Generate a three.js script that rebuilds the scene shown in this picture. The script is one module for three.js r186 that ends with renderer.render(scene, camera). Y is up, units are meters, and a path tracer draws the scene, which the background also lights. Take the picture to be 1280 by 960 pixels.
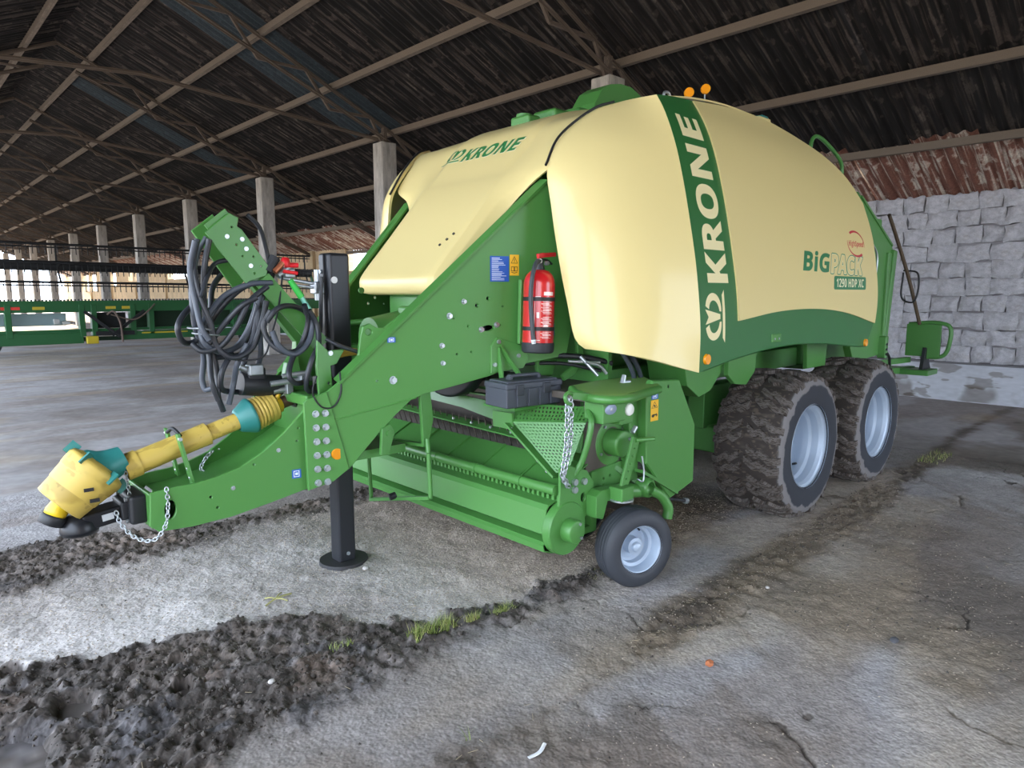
import * as THREE from 'three';
import { RoundedBoxGeometry } from 'three/addons/geometries/RoundedBoxGeometry.js';
import { mergeGeometries, toCreasedNormals, mergeVertices } from 'three/addons/utils/BufferGeometryUtils.js';

// ------------------------------------------------------------------ camera, sky, sun, exposure
const scene = new THREE.Scene();
const camera = new THREE.PerspectiveCamera(58.907, 4 / 3, 0.05, 400);
camera.position.set(0, 1.7, 0);
camera.up.set(0, 1, 0);
camera.lookAt(0.679816, 1.7 - 0.131782, -0.721445);
scene.add(camera);

const renderer = new THREE.WebGLRenderer();
renderer.toneMapping = THREE.LinearToneMapping;
renderer.toneMappingExposure = 1.12;
renderer.shadowMap.enabled = true;

scene.background = new THREE.Color().setRGB(5.6, 6.4, 7.6);      // bright thin overcast

const sun = new THREE.DirectionalLight(new THREE.Color().setRGB(1.0, 0.8, 0.55), 26);
sun.position.set(-1, 21.5, -150);
sun.target.position.set(5, 0, -50);
sun.castShadow = true;
sun.shadow.mapSize.set(2048, 2048);
Object.assign(sun.shadow.camera, { left: -70, right: 70, top: 70, bottom: -70, near: 1, far: 320 });
sun.shadow.radius = 1.5;
scene.add(sun, sun.target);

// ------------------------------------------------------------------ small helpers
let seed = 12345;
const rnd = () => { seed = (seed * 1664525 + 1013904223) >>> 0; return seed / 4294967296; };
const rr = (a, b) => a + (b - a) * rnd();
const clamp = (v, a = 0, b = 1) => Math.max(a, Math.min(b, v));
const sstep = (a, b, v) => { const t = clamp((v - a) / (b - a)); return t * t * (3 - 2 * t); };
const lerp = (a, b, t) => a + (b - a) * t;
const interp = (tab, x) => {
  if (x <= tab[0][0]) return tab[0][1];
  for (let i = 1; i < tab.length; i++) if (x <= tab[i][0]) return lerp(tab[i - 1][1], tab[i][1], (x - tab[i - 1][0]) / (tab[i][0] - tab[i - 1][0]));
  return tab[tab.length - 1][1];
};
const hash = (x, y) => { let h = Math.imul(x, 374761393) + Math.imul(y, 668265263); h = Math.imul(h ^ (h >>> 13), 1274126177); return ((h ^ (h >>> 16)) >>> 0) / 4294967296; };
const vnoise = (x, y) => {
  const xi = Math.floor(x), yi = Math.floor(y), xf = x - xi, yf = y - yi, u = xf * xf * (3 - 2 * xf), v = yf * yf * (3 - 2 * yf);
  const a = hash(xi, yi), b = hash(xi + 1, yi), c = hash(xi, yi + 1), d = hash(xi + 1, yi + 1);
  return a + (b - a) * u + (c - a) * v + (a - b - c + d) * u * v;
};
const fbm = (x, y, o = 4) => { let s = 0, a = 0.5, t = 0; for (let i = 0; i < o; i++) { s += a * vnoise(x, y); t += a; a *= 0.5; x = x * 2.03 + 17.1; y = y * 2.03 + 5.7; } return s / t; };

const counts = {};
const numbered = (n) => { const k = counts[n] = (counts[n] ?? -1) + 1; return k ? n + '_' + String(k).padStart(3, '0') : n; };
function tag(o, label, category, group, kind) {
  if (label) o.userData.label = label;
  if (category) o.userData.category = category;
  if (group) o.userData.group = group;
  if (kind) o.userData.kind = kind;
  return o;
}
const shade = (m) => { m.castShadow = true; m.receiveShadow = true; return m; };
const M = (c, rough = 0.6, metal = 0, extra = {}) => new THREE.MeshStandardMaterial({ color: new THREE.Color(c), roughness: rough, metalness: metal, side: THREE.DoubleSide, ...extra });
function mesh(name, geo, mat, parent) { const m = shade(new THREE.Mesh(geo, mat)); m.name = name; parent.add(m); return m; }
function thing(name, pos, label, category, group) { const g = new THREE.Group(); g.name = numbered(name); g.position.set(...pos); scene.add(g); return tag(g, label, category, group); }
function top(name, geo, mat, label, category, group, kind) { const m = mesh(numbered(name), geo, mat, scene); return tag(m, label, category, group, kind); }

// texture from a per-pixel function (sRGB 0..255)
function tex(w, h, fn, srgb = true, rep) {
  const d = new Uint8Array(w * h * 4);
  for (let j = 0, k = 0; j < h; j++) for (let i = 0; i < w; i++, k += 4) { const c = fn((i + 0.5) / w, (j + 0.5) / h); if (typeof c === 'number') { d[k] = d[k + 1] = d[k + 2] = clamp(c, 0, 255); } else { d[k] = clamp(c[0], 0, 255); d[k + 1] = clamp(c[1], 0, 255); d[k + 2] = clamp(c[2], 0, 255); } d[k + 3] = 255; }
  const t = new THREE.DataTexture(d, w, h, THREE.RGBAFormat);
  t.magFilter = THREE.LinearFilter; t.minFilter = THREE.LinearMipmapLinearFilter; t.generateMipmaps = true;
  t.wrapS = t.wrapT = THREE.RepeatWrapping;
  if (srgb) t.colorSpace = THREE.SRGBColorSpace;
  if (rep) t.repeat.set(...rep);
  t.needsUpdate = true;
  return t;
}
function canvasTex(w, h, draw) {
  const c = document.createElement('canvas'); c.width = w; c.height = h;
  const g = c.getContext('2d'); draw(g, w, h);
  const t = new THREE.CanvasTexture(c); t.colorSpace = THREE.SRGBColorSpace; t.anisotropy = 8; return t;
}

// geometry helpers (machine space: x rearward, y up, z = lateral s, towards the machine's left side)
const merge = (l) => mergeGeometries(l.map((g) => { const n = g.index ? g.toNonIndexed() : g; for (const k of Object.keys(n.attributes)) if (!['position', 'normal', 'uv'].includes(k)) n.deleteAttribute(k); return n; }));
function box(x0, x1, y0, y1, z0, z1, r = 0) {
  const w = x1 - x0, h = y1 - y0, d = z1 - z0;
  const g = r > 0 ? new RoundedBoxGeometry(w, h, d, 2, Math.min(r, w / 2.01, h / 2.01, d / 2.01)) : new THREE.BoxGeometry(w, h, d);
  return g.translate((x0 + x1) / 2, (y0 + y1) / 2, (z0 + z1) / 2);
}
const v3 = (p) => new THREE.Vector3(p[0], p[1], p[2]);
function orient(g, p, q, up) {          // g runs along +Y from -l/2 to l/2
  const a = v3(p), b = v3(q), y = b.clone().sub(a).normalize();
  const ref = up ? v3(up) : Math.abs(y.y) > 0.95 ? new THREE.Vector3(1, 0, 0) : new THREE.Vector3(0, 1, 0);
  const x = new THREE.Vector3().crossVectors(y, ref).normalize(), z = new THREE.Vector3().crossVectors(x, y);
  return g.applyMatrix4(new THREE.Matrix4().makeBasis(x, y, z).setPosition(a.add(b).multiplyScalar(0.5)));
}
const dist = (p, q) => Math.hypot(p[0] - q[0], p[1] - q[1], p[2] - q[2]);
const rod = (p, q, r, r2 = r, seg = 14) => orient(new THREE.CylinderGeometry(r2, r, dist(p, q), seg), p, q);
const beam = (p, q, w, h, up, r = 0) => orient(r ? new RoundedBoxGeometry(w, dist(p, q), h, 1, r) : new THREE.BoxGeometry(w, dist(p, q), h), p, q, up);
const curve = (pts, closed = false) => new THREE.CatmullRomCurve3(pts.map(v3), closed, 'centripetal');
const tube = (pts, r, seg = 40, rad = 8, closed = false) => new THREE.TubeGeometry(curve(pts, closed), seg, r, rad, closed);
function mirror(g) { const n = (g.index ? g.toNonIndexed() : g.clone()); n.scale(1, 1, -1); const p = n.attributes; for (const k in p) { const a = p[k], s = a.itemSize; for (let i = 0; i < a.count; i += 3) for (let c = 0; c < s; c++) { const t = a.array[(i + 1) * s + c]; a.array[(i + 1) * s + c] = a.array[(i + 2) * s + c]; a.array[(i + 2) * s + c] = t; } } return n; }
// plate cut from an x-y outline, standing on the vertical plane s = a + b x
function plate(outline, a, b, th, holes = [], bev = 0.003) {
  const sh = new THREE.Shape(outline.map(([x, y]) => new THREE.Vector2(x, y)));
  for (const h of holes) { const p = new THREE.Path(); if (h.length === 3) p.absellipse(h[0], h[1], h[2], h[2], 0, Math.PI * 2); else p.absellipse(h[0], h[1], h[2], h[3], 0, Math.PI * 2, false, h[4] || 0); sh.holes.push(p); }
  const g = new THREE.ExtrudeGeometry(sh, { depth: th, bevelEnabled: bev > 0, bevelThickness: bev, bevelSize: bev, bevelSegments: 1, curveSegments: 10 });
  const p = g.attributes.position;
  for (let i = 0; i < p.count; i++) p.setZ(i, p.getZ(i) - th + a + b * p.getX(i));
  g.computeVertexNormals();
  return g;
}
// lathe round a lateral axis: profile [[r, s], ...]
function lat(profile, x, y, seg = 48) { return new THREE.LatheGeometry(profile.map(([r, s]) => new THREE.Vector2(Math.max(r, 1e-4), s)), seg).rotateX(Math.PI / 2).translate(x, y, 0); }
// lathe along any axis p -> direction
function latheAt(profile, p, q, seg = 32) { const g = new THREE.LatheGeometry(profile.map(([r, h]) => new THREE.Vector2(Math.max(r, 1e-4), h)), seg); const l = dist(p, q); g.translate(0, -l / 2, 0); return orient(g, p, q); }
function grid(nu, nv, fn, uvf) {
  const pos = [], uv = [], idx = [];
  for (let j = 0; j <= nv; j++) for (let i = 0; i <= nu; i++) { const p = fn(i / nu, j / nv); pos.push(...p); uv.push(...(uvf ? uvf(p, i / nu, j / nv) : [i / nu, j / nv])); }
  for (let j = 0; j < nv; j++) for (let i = 0; i < nu; i++) { const a = j * (nu + 1) + i, b = a + 1, c = a + nu + 1, d = c + 1; idx.push(a, b, d, a, d, c); }
  const g = new THREE.BufferGeometry(); g.setAttribute('position', new THREE.Float32BufferAttribute(pos, 3)); g.setAttribute('uv', new THREE.Float32BufferAttribute(uv, 2)); g.setIndex(idx); g.computeVertexNormals(); return g;
}
// grid sheet with thickness: the back lies th behind along -normal, rims closed
function solidGrid(nu, nv, fn, th, uvf) {
  const f = grid(nu, nv, fn, uvf), P = f.attributes.position, N = f.attributes.normal, U = f.attributes.uv, n = P.count;
  const pos = [], uv = [], idx = [];
  const fp = (i) => [P.getX(i), P.getY(i), P.getZ(i)], bp = (i) => [P.getX(i) - th * N.getX(i), P.getY(i) - th * N.getY(i), P.getZ(i) - th * N.getZ(i)];
  const add = (p, i) => { pos.push(...p); uv.push(U.getX(i), U.getY(i)); return pos.length / 3 - 1; };
  for (let i = 0; i < n; i++) add(bp(i), i);
  for (let k = 0; k < f.index.count; k += 3) idx.push(f.index.getX(k), f.index.getX(k + 2), f.index.getX(k + 1));
  const ring = [];
  for (let i = 0; i <= nu; i++) ring.push(i);
  for (let j = 1; j <= nv; j++) ring.push(j * (nu + 1) + nu);
  for (let i = nu - 1; i >= 0; i--) ring.push(nv * (nu + 1) + i);
  for (let j = nv - 1; j >= 1; j--) ring.push(j * (nu + 1));
  for (let k = 0; k < ring.length; k++) { const a = ring[k], b = ring[(k + 1) % ring.length]; const A = add(fp(a), a), B = add(fp(b), b), C = add(bp(b), b), D = add(bp(a), a); idx.push(A, C, B, A, D, C); }
  const g2 = new THREE.BufferGeometry(); g2.setAttribute('position', new THREE.Float32BufferAttribute(pos, 3)); g2.setAttribute('uv', new THREE.Float32BufferAttribute(uv, 2)); g2.setIndex(idx); g2.computeVertexNormals();
  return merge([f, g2]);
}
function coons(B, T, L, R) {
  const b = curve(B), t = curve(T), l = curve(L), r = curve(R);
  const p00 = v3(B[0]), p10 = v3(B[B.length - 1]), p01 = v3(T[0]), p11 = v3(T[T.length - 1]);
  return (u, v) => {
    const bu = b.getPointAt(u), tu = t.getPointAt(u), lv = l.getPointAt(v), rv = r.getPointAt(v);
    const o = new THREE.Vector3();
    o.addScaledVector(bu, 1 - v).addScaledVector(tu, v).addScaledVector(lv, 1 - u).addScaledVector(rv, u);
    o.addScaledVector(p00, -(1 - u) * (1 - v)).addScaledVector(p10, -u * (1 - v)).addScaledVector(p01, -(1 - u) * v).addScaledVector(p11, -u * v);
    return [o.x, o.y, o.z];
  };
}
const bolt = (p, q, r) => { const d = dist(p, q); return merge([orient(new THREE.CylinderGeometry(r, r, d, 6), p, q), orient(new THREE.CylinderGeometry(r * 1.35, r * 1.35, d * 0.35, 12), p, [lerp(p[0], q[0], 0.35), lerp(p[1], q[1], 0.35), lerp(p[2], q[2], 0.35)])]); };
const chainGeo = (pts, link = 0.03, wire = 0.0035) => {
  const c = curve(pts), len = c.getLength(), n = Math.round(len / (link * 0.78)), out = [];
  for (let i = 0; i <= n; i++) {
    const t = i / n, p = c.getPointAt(t), d = c.getTangentAt(t), g = new THREE.TorusGeometry(link * 0.36, wire, 5, 10);
    g.scale(1, 1.45, 1); if (i % 2) g.rotateY(Math.PI / 2);
    g.applyQuaternion(new THREE.Quaternion().setFromUnitVectors(new THREE.Vector3(0, 1, 0), d)); g.translate(p.x, p.y, p.z); out.push(g);
  }
  return merge(out);
};

// ------------------------------------------------------------------ materials of the barn
const XW = 12.6, XR = 3.6, SLOPE = 0.456;                     // inner face of the stone wall, ridge, roof pitch
const roofY = (x) => 5.13 - SLOPE * (Math.abs(x - XR) + XR - 8.47);
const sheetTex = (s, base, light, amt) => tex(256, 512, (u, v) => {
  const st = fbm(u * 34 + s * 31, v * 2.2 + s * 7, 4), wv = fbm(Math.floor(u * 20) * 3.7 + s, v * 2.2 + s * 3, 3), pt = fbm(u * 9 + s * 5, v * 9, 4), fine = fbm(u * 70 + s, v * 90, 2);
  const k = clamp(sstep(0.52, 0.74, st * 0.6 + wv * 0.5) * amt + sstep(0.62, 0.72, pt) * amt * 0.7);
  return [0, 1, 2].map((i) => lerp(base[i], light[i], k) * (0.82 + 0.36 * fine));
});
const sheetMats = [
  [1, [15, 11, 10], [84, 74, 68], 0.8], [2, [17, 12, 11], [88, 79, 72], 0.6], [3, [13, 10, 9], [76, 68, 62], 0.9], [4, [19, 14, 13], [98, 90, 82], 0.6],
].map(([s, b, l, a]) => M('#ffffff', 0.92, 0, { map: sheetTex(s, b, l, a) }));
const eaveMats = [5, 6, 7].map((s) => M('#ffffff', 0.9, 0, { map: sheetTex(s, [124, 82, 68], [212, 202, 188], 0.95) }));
const glassFibre = M('#6f7a80', 0.8, 0, { map: sheetTex(8, [104, 114, 120], [150, 156, 158], 0.5) });
const greenFibre = M('#5f7a58', 0.8, 0, { map: sheetTex(9, [88, 110, 80], [130, 150, 116], 0.4) });
const woodTex = tex(128, 512, (u, v) => { const n = fbm(u * 18, v * 5, 4), k = fbm(u * 3, v * 30, 3); const b = 0.72 + 0.5 * n * k + 0.12 * n; return [126 * b, 112 * b, 98 * b]; });
const purlinMat = M('#ffffff', 0.9, 0, { map: woodTex });
const steelOld = M('#a39b94', 0.9, 0, { map: tex(128, 128, (u, v) => { const n = fbm(u * 12, v * 12, 4); const b = 0.75 + 0.5 * n; return [160 * b, 148 * b, 138 * b]; }) });
const concreteTex = tex(256, 1024, (u, v) => { const n = fbm(u * 8, v * 30, 4), st = fbm(u * 5, v * 3, 3), p = fbm(u * 60, v * 220, 2); const b = 0.8 + 0.28 * n + 0.1 * (p - 0.5) - 0.12 * sstep(0.55, 0.75, st); return [190 * b, 184 * b, 176 * b]; });
const columnMat = M('#ffffff', 0.92, 0, { map: concreteTex });
const stoneTex = (s) => tex(256, 256, (u, v) => { const n = fbm(u * 7 + s * 13, v * 7, 5), p = fbm(u * 40 + s, v * 40, 2), d = fbm(u * 3 + s * 3, v * 3 + 9, 3); const k = sstep(0.5, 0.72, d) * 0.35; const b = 0.86 + 0.2 * (n - 0.5) + 0.14 * (p - 0.5); return [lerp(214, 166, k) * b, lerp(212, 158, k) * b, lerp(216, 150, k) * b]; });
const stoneMats = [1, 2, 3].map((s) => M('#ffffff', 0.95, 0, { map: stoneTex(s) }));
const mortarMat = M('#e2dedd', 0.97, 0, { map: stoneTex(4) });
const plinthMat = M('#ffffff', 0.9, 0, { map: tex(1024, 256, (u, v) => { const n = fbm(u * 40, v * 8, 4), st = fbm(u * 26, v * 1.6, 4), p = fbm(u * 160, v * 40, 2); const k = sstep(0.56, 0.7, st) * 0.6 + sstep(0.64, 0.7, n) * 0.5; const b = 0.95 + 0.1 * (p - 0.5); return [lerp(198, 112, k) * b, lerp(200, 104, k) * b, lerp(206, 98, k) * b]; }) });
const tanMat = M('#ffffff', 0.95, 0, { map: tex(512, 256, (u, v) => { const n = fbm(u * 30, v * 12, 4), p = fbm(u * 120, v * 60, 2); const b = 0.84 + 0.2 * n + 0.1 * (p - 0.5); return [214 * b, 188 * b, 150 * b]; }) });
const tanBlock = M('#c8b089', 0.95);

// ------------------------------------------------------------------ roof
const slopeLen = Math.hypot(1, SLOPE);
const ceiling = new THREE.Group(); ceiling.name = 'ceiling'; scene.add(ceiling); tag(ceiling, 'dark corrugated sheets of the barn roof seen from below', null, null, 'structure');
const PURLIN_X = [12.72, 11.3, 9.885, 8.47, 7.055, 5.64, 4.225];
const SHEET_W = 0.885, LAMBDA = 0.177;
function sheetGeo(rowLen) {             // local: x along the slope (down), y normal, z across
  const nz = 5 * 8;
  return grid(1, nz, (u, v) => { const z = v * (SHEET_W + 0.04) - 0.02, x = (u - 0.5) * rowLen; return [x, 0.026 * Math.cos(z / LAMBDA * Math.PI * 2), z]; }, (p, u, v) => [v, u]);
}
const rowL = 1.415 * slopeLen + 0.14;
const sheetG = sheetGeo(rowL), sheetTop = sheetGeo(0.78 * slopeLen);
const farSheets = [[], [], [], []], farEave = [];
const Z0 = 6.2, Z1 = -70, NCOL = Math.round((Z0 - Z1) / SHEET_W);
const angR = -Math.atan(SLOPE);
for (const side of [1, -1]) for (let row = side > 0 ? 0 : 2; row < 7; row++) {   // unseen lower rows left off the near slope to admit more sky light
  const last = row === 6, xc = last ? XR + 0.34 : PURLIN_X[row] - 0.7075 + 0.0;
  const dx = xc - XR, x = XR + side * dx;
  for (let c = 0; c < NCOL; c++) {
    const z = Z0 - (c + 1) * SHEET_W;
    const lift = 0.045 + 0.012 * ((row + c) % 2) + rr(0, 0.006);
    const g = last ? sheetTop : sheetG;
    const tone = rnd();
    const strip = side > 0 ? ((z < -13.2 && z > -14.2 && row >= 3) || (z < -20.4 && z > -21.4 && row >= 2 && row < 6)) : (z < -10.4 && z > -13 && row >= 3);
    let mat = sheetMats[Math.floor(tone * 4)];
    if (row === 0) mat = eaveMats[Math.floor(tone * 3)];
    if (strip) mat = side > 0 ? glassFibre : greenFibre;
    const m4 = new THREE.Matrix4().makeRotationZ(side > 0 ? angR : -angR).setPosition(x, roofY(xc) + lift, z);
    const near = (side > 0 && z > -33.5 && z < -0.8 && !(row === 6 && z > -12) && !(row === 5 && z > -7)) || strip;
    if (near) {
      const s = mesh('roof_sheet', g, mat, ceiling); s.applyMatrix4(m4);
      if (side > 0 && row === 2 && Math.abs(z + 3.4) < 0.45) s.position.z += 0.028;       // a slipped sheet leaves a slit of daylight
    } else { const gg = g.clone().applyMatrix4(m4); (row === 0 ? farEave : farSheets[Math.floor(tone * 4)]).push(gg); }
  }
}
farSheets.forEach((l, i) => { const m = mesh('distant_roof_sheets', merge(l), sheetMats[i], ceiling); tag(m, null, null, null, 'stuff'); });
{ const m = mesh('distant_roof_sheets', merge(farEave), eaveMats[0], ceiling); tag(m, null, null, null, 'stuff'); }
// ridge caps, one missing
for (let i = 0; i < 42; i++) {
  const z = Z0 - 0.9 - i * 1.8, gap = i === 14 ? 0.85 : 0;
  const g = merge([beam([XR, roofY(XR) + 0.1, z - 0.9], [XR + 0.4, roofY(XR) - 0.08, z - 0.9], 0.006, 1.86 - gap, [0, 0, 1]), beam([XR, roofY(XR) + 0.1, z - 0.9], [XR - 0.4, roofY(XR) - 0.08, z - 0.9], 0.006, 1.86 - gap, [0, 0, 1])]);
  mesh('ridge_cap', g, sheetMats[i % 4], ceiling);
}
// purlins
const purlins = [];
for (const side of [1, -1]) for (const px of PURLIN_X) {
  if (side < 0 && px > 10) continue;
  const x = XR + side * (px - XR), y = roofY(px) - 0.04;
  const g = box(x - 0.045, x + 0.045, y - 0.055, y + 0.055, Z1, Z0, 0); 
  const uv = g.attributes.uv; for (let i = 0; i < uv.count; i++) uv.setY(i, uv.getY(i) * 40);
  g.rotateZ(0);
  top('purlin', g, purlinMat, side > 0 ? 'weathered wooden roof purlin running the length of the barn' : 'purlin on the roof slope beyond the ridge', null, side > 0 ? 'purlins over the baler' : 'purlins beyond the ridge', 'structure');
}
// columns and trusses
const BAY = 5.95, ZC0 = -6.65;
function angleBar(p, q, w = 0.06) { w *= 1.1; return merge([beam(p, q, w, 0.008, [0, 0, 1]), beam(p, q, 0.008, w, [0, 0, 1])]); }
for (let k = -2; k <= 10; k++) {
  const z = ZC0 - BAY * k;
  for (const side of [1, -1]) {
    const X = (x) => XR + side * (x - XR);
    const col = top('concrete_column', new RoundedBoxGeometry(0.36, 4.82, 0.36, 2, 0.025).translate(X(8.2), 2.41, z), columnMat, side > 0 ? 'square weathered concrete column holding up the roof' : 'concrete column along the open side of the barn', null, side > 0 ? 'columns in the row behind the baler' : 'columns on the open side', 'structure');
  }
  const t = new THREE.Group(); t.name = numbered('roof_truss'); t.position.set(0, 0, z); scene.add(t);
  tag(t, 'rusty steel roof truss with zigzag webs on concrete columns', null, 'roof trusses', 'structure');
  for (const side of [1, -1]) {
    const X = (x) => XR + side * (x - XR);
    const ty = (x) => roofY(x) - 0.12, by = (x) => x < 8.2 ? ty(x) - 0.42 : lerp(4.87, ty(12.5) - 0.05, (x - 8.2) / 4.3);
    mesh('top_chord', angleBar([X(XR), ty(XR), 0], [X(side > 0 ? 12.7 : 9.95), ty(side > 0 ? 12.7 : 9.95), 0], 0.075), steelOld, t);
    mesh('bottom_chord', merge([angleBar([X(XR + 0.3), by(XR + 0.3), 0.03], [X(8.2), 4.9, 0.03], 0.07), ...(side > 0 ? [angleBar([X(8.2), 4.88, 0.03], [X(12.5), by(12.5), 0.03], 0.06)] : [])]), steelOld, t);
    mesh('post', beam([X(8.2), 4.82, 0], [X(8.2), ty(8.2), 0], 0.09, 0.09), steelOld, t);
    mesh('tie_bar', angleBar([X(8.2), 4.88, -0.05], [X(XR), 5.26, -0.05], 0.065), steelOld, t);
    for (let j = 0; j < 3; j++) {
      const xb = 7.85 - 1.4 * j - 0.9; const xt = xb + 0.92;
      mesh('web', beam([X(xb), by(xb), 0], [X(xt), by(xb), 0], 0.045, 0.045), steelOld, t);
      mesh('web', beam([X(xt), ty(xt), 0], [X(Math.min(8.2, xb + 1.4)), by(Math.min(8.19, xb + 1.4)), 0], 0.045, 0.045), steelOld, t);
    }
    if (side > 0) for (let j = 0; j < 3; j++) { const xa = 8.45 + j * 1.35; mesh('web', beam([X(xa), ty(xa), 0], [X(xa + 0.5), by(xa + 0.5), 0], 0.045, 0.045), steelOld, t); mesh('web', beam([X(xa + 0.5), by(xa + 0.5), 0], [X(xa + 1.1), ty(xa + 1.1), 0], 0.045, 0.045), steelOld, t); }
  }
}

// ------------------------------------------------------------------ stone wall behind the baler
const wall = new THREE.Group(); wall.name = 'wall_right'; scene.add(wall); tag(wall, 'whitewashed wall of rough stone blocks above a smooth plinth', null, null, 'structure');
const WT = 3.3;                                   // wall head under the eave
const backing = mesh('mortar', box(XW + 0.1, XW + 0.42, 0.56, WT, -17.2, 6.2), mortarMat, wall);
{ const g = box(XW - 0.01, XW + 0.42, -0.3, 0.6, -70, 6.2, 0.01); const uv = g.attributes.uv, P = g.attributes.position; for (let i = 0; i < uv.count; i++) uv.setXY(i, P.getZ(i) / 14, P.getY(i) / 1.2); mesh('plinth', g, plinthMat, wall); }
mesh('plinth_ledge', box(XW - 0.035, XW + 0.3, 0.585, 0.615, -17.2, 6.2), M('#6d6a6c', 0.9), wall);
const relief = (y, z) => (fbm(z * 2.6 + 3, y * 3.4, 3) - 0.5) * 0.05;
function stoneGeo(s, w, h) {
  const g = new THREE.BoxGeometry(0.22, h, w, 1, 4, 6), P = g.attributes.position;
  for (let i = 0; i < P.count; i++) {
    const x = P.getX(i), y = P.getY(i), z = P.getZ(i);
    if (x < 0) {
      const ey = h / 2 - Math.abs(y), ez = w / 2 - Math.abs(z), e = Math.min(ey, ez);
      const edge = e < 0.004 ? 0.03 : 0;
      P.setX(i, x + edge + (fbm(z * 8 + s * 9.3, y * 10 + s * 4.1, 3) - 0.5) * 0.1);
      P.setY(i, y + (vnoise(z * 9 + s, y * 9) - 0.5) * 0.05); P.setZ(i, z + (vnoise(y * 9 + s * 3, z * 9 + 7) - 0.5) * 0.05);
    }
  }
  g.computeVertexNormals(); return g;
}
{
  let y = 0.615;
  for (let c = 0; c < 10; c++) {
    const h = 0.265;
    let z = 1.2 + (c % 2) * 0.2 - rr(0, 0.1);
    while (z > -8.2) {
      const w = rr(0.28, 0.44), g = stoneGeo(Math.floor(rr(0, 60)), w - 0.004, h - 0.004 + rr(-0.02, 0.02));
      const st = mesh('stone', g, stoneMats[Math.floor(rr(0, 3))], wall); st.position.set(XW + 0.1 + rr(-0.02, 0.02), y + h / 2 + rr(-0.012, 0.012), z - w / 2);
      z -= w;
    }
    y += h;
  }
}
// far bays: rendered tan panels with high window openings under the eave
const openings = [[-18.4, -22.1, 2.5], [-36.4, -42, 2.5], [-46.6, -50, 2.5], [-53, -57.5, 2.2], [-58.6, -63, 1.9], [-64, -69, 0.62]];
{
  let z = -17.2;
  const panel = (a, b, h) => { const g = box(XW, XW + 0.35, 0.6, h, b, a); const uv = g.attributes.uv, P = g.attributes.position; for (let i = 0; i < uv.count; i++) uv.setXY(i, P.getZ(i) / 6, P.getY(i) / 3); mesh('wall_panel', g, tanMat, wall); };
  for (const [a, b, sill] of openings) { panel(z, a, WT); panel(a, b, sill); z = b; }
  panel(z, -70, WT);
  for (let k = 1; k <= 10; k++) { const zp = ZC0 - BAY * k; mesh('pilaster', box(XW - 0.12, XW + 0.1, 0, WT, zp - 0.2, zp + 0.2), tanMat, wall); }
  // bare blocks of the bays next to the openings
  for (let c = 0; c < 7; c++) for (let j = 0; j < 12; j++) { const w = 0.42, zz = -18.6 - j * w - (c % 2) * 0.2; mesh('block', box(XW - 0.03 - 0.008 * hash(c, j), XW + 0.05, 0.66 + c * 0.26, 0.9 + c * 0.26, zz - w + 0.02, zz), tanBlock, wall); }
}
// unseen end behind the viewer; doorway cut and placed to let light in
{
  const w = new THREE.Group(); w.name = 'wall_back'; scene.add(w); tag(w, 'unseen end wall of the barn with a doorway added for light', null, null, 'structure');
  mesh('wall_panel', box(-2.6, 4.4, 0, 4.2, 5.9, 6.2), tanMat, w); mesh('wall_panel', box(11.4, 12.95, 0, 3.3, 5.9, 6.2), tanMat, w);
  const sh = new THREE.Shape([[-2.6, 4.2], [11.0, 4.0], [XR, 7.3], [-2.6, 4.6]].map(([x, y]) => new THREE.Vector2(x, y)));
  mesh('gable_panel', new THREE.ExtrudeGeometry(sh, { depth: 0.3, bevelEnabled: false }).translate(0, 0, 5.9), tanMat, w);
}

// ------------------------------------------------------------------ floor: dusty concrete slabs with muddy joints and spilt grain
const B2U = [[0, -3.9], [0.3, -3.77], [0.58, -3.56], [0.8, -3.42], [1.24, -3.33], [1.58, -3.15], [1.78, -2.88], [2.05, -2.68], [2.44, -2.62], [3.13, -2.62], [3.5, -2.5]];
const B2L = [[0, -1.9], [0.5, -2.2], [0.72, -2.4], [1.01, -2.5], [1.44, -2.5], [1.74, -2.46], [2.23, -2.37], [2.84, -2.36], [3.3, -2.42]];
const B1U = [[0, -5.7], [0.49, -5.48], [0.94, -5.43], [1.37, -5.18], [1.91, -5.05], [2.8, -5.1], [3.6, -5.0]];
const B1L = [[0, -4.55], [0.4, -4.64], [0.8, -4.68], [1.25, -4.7], [1.81, -4.79], [2.53, -4.78], [3.4, -4.92]];
const B3 = [[1.2, -1.78], [2.4, -1.78], [3.1, -1.86], [4.5, -1.9], [6.8, -1.97], [9.7, -2.2]];
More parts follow.
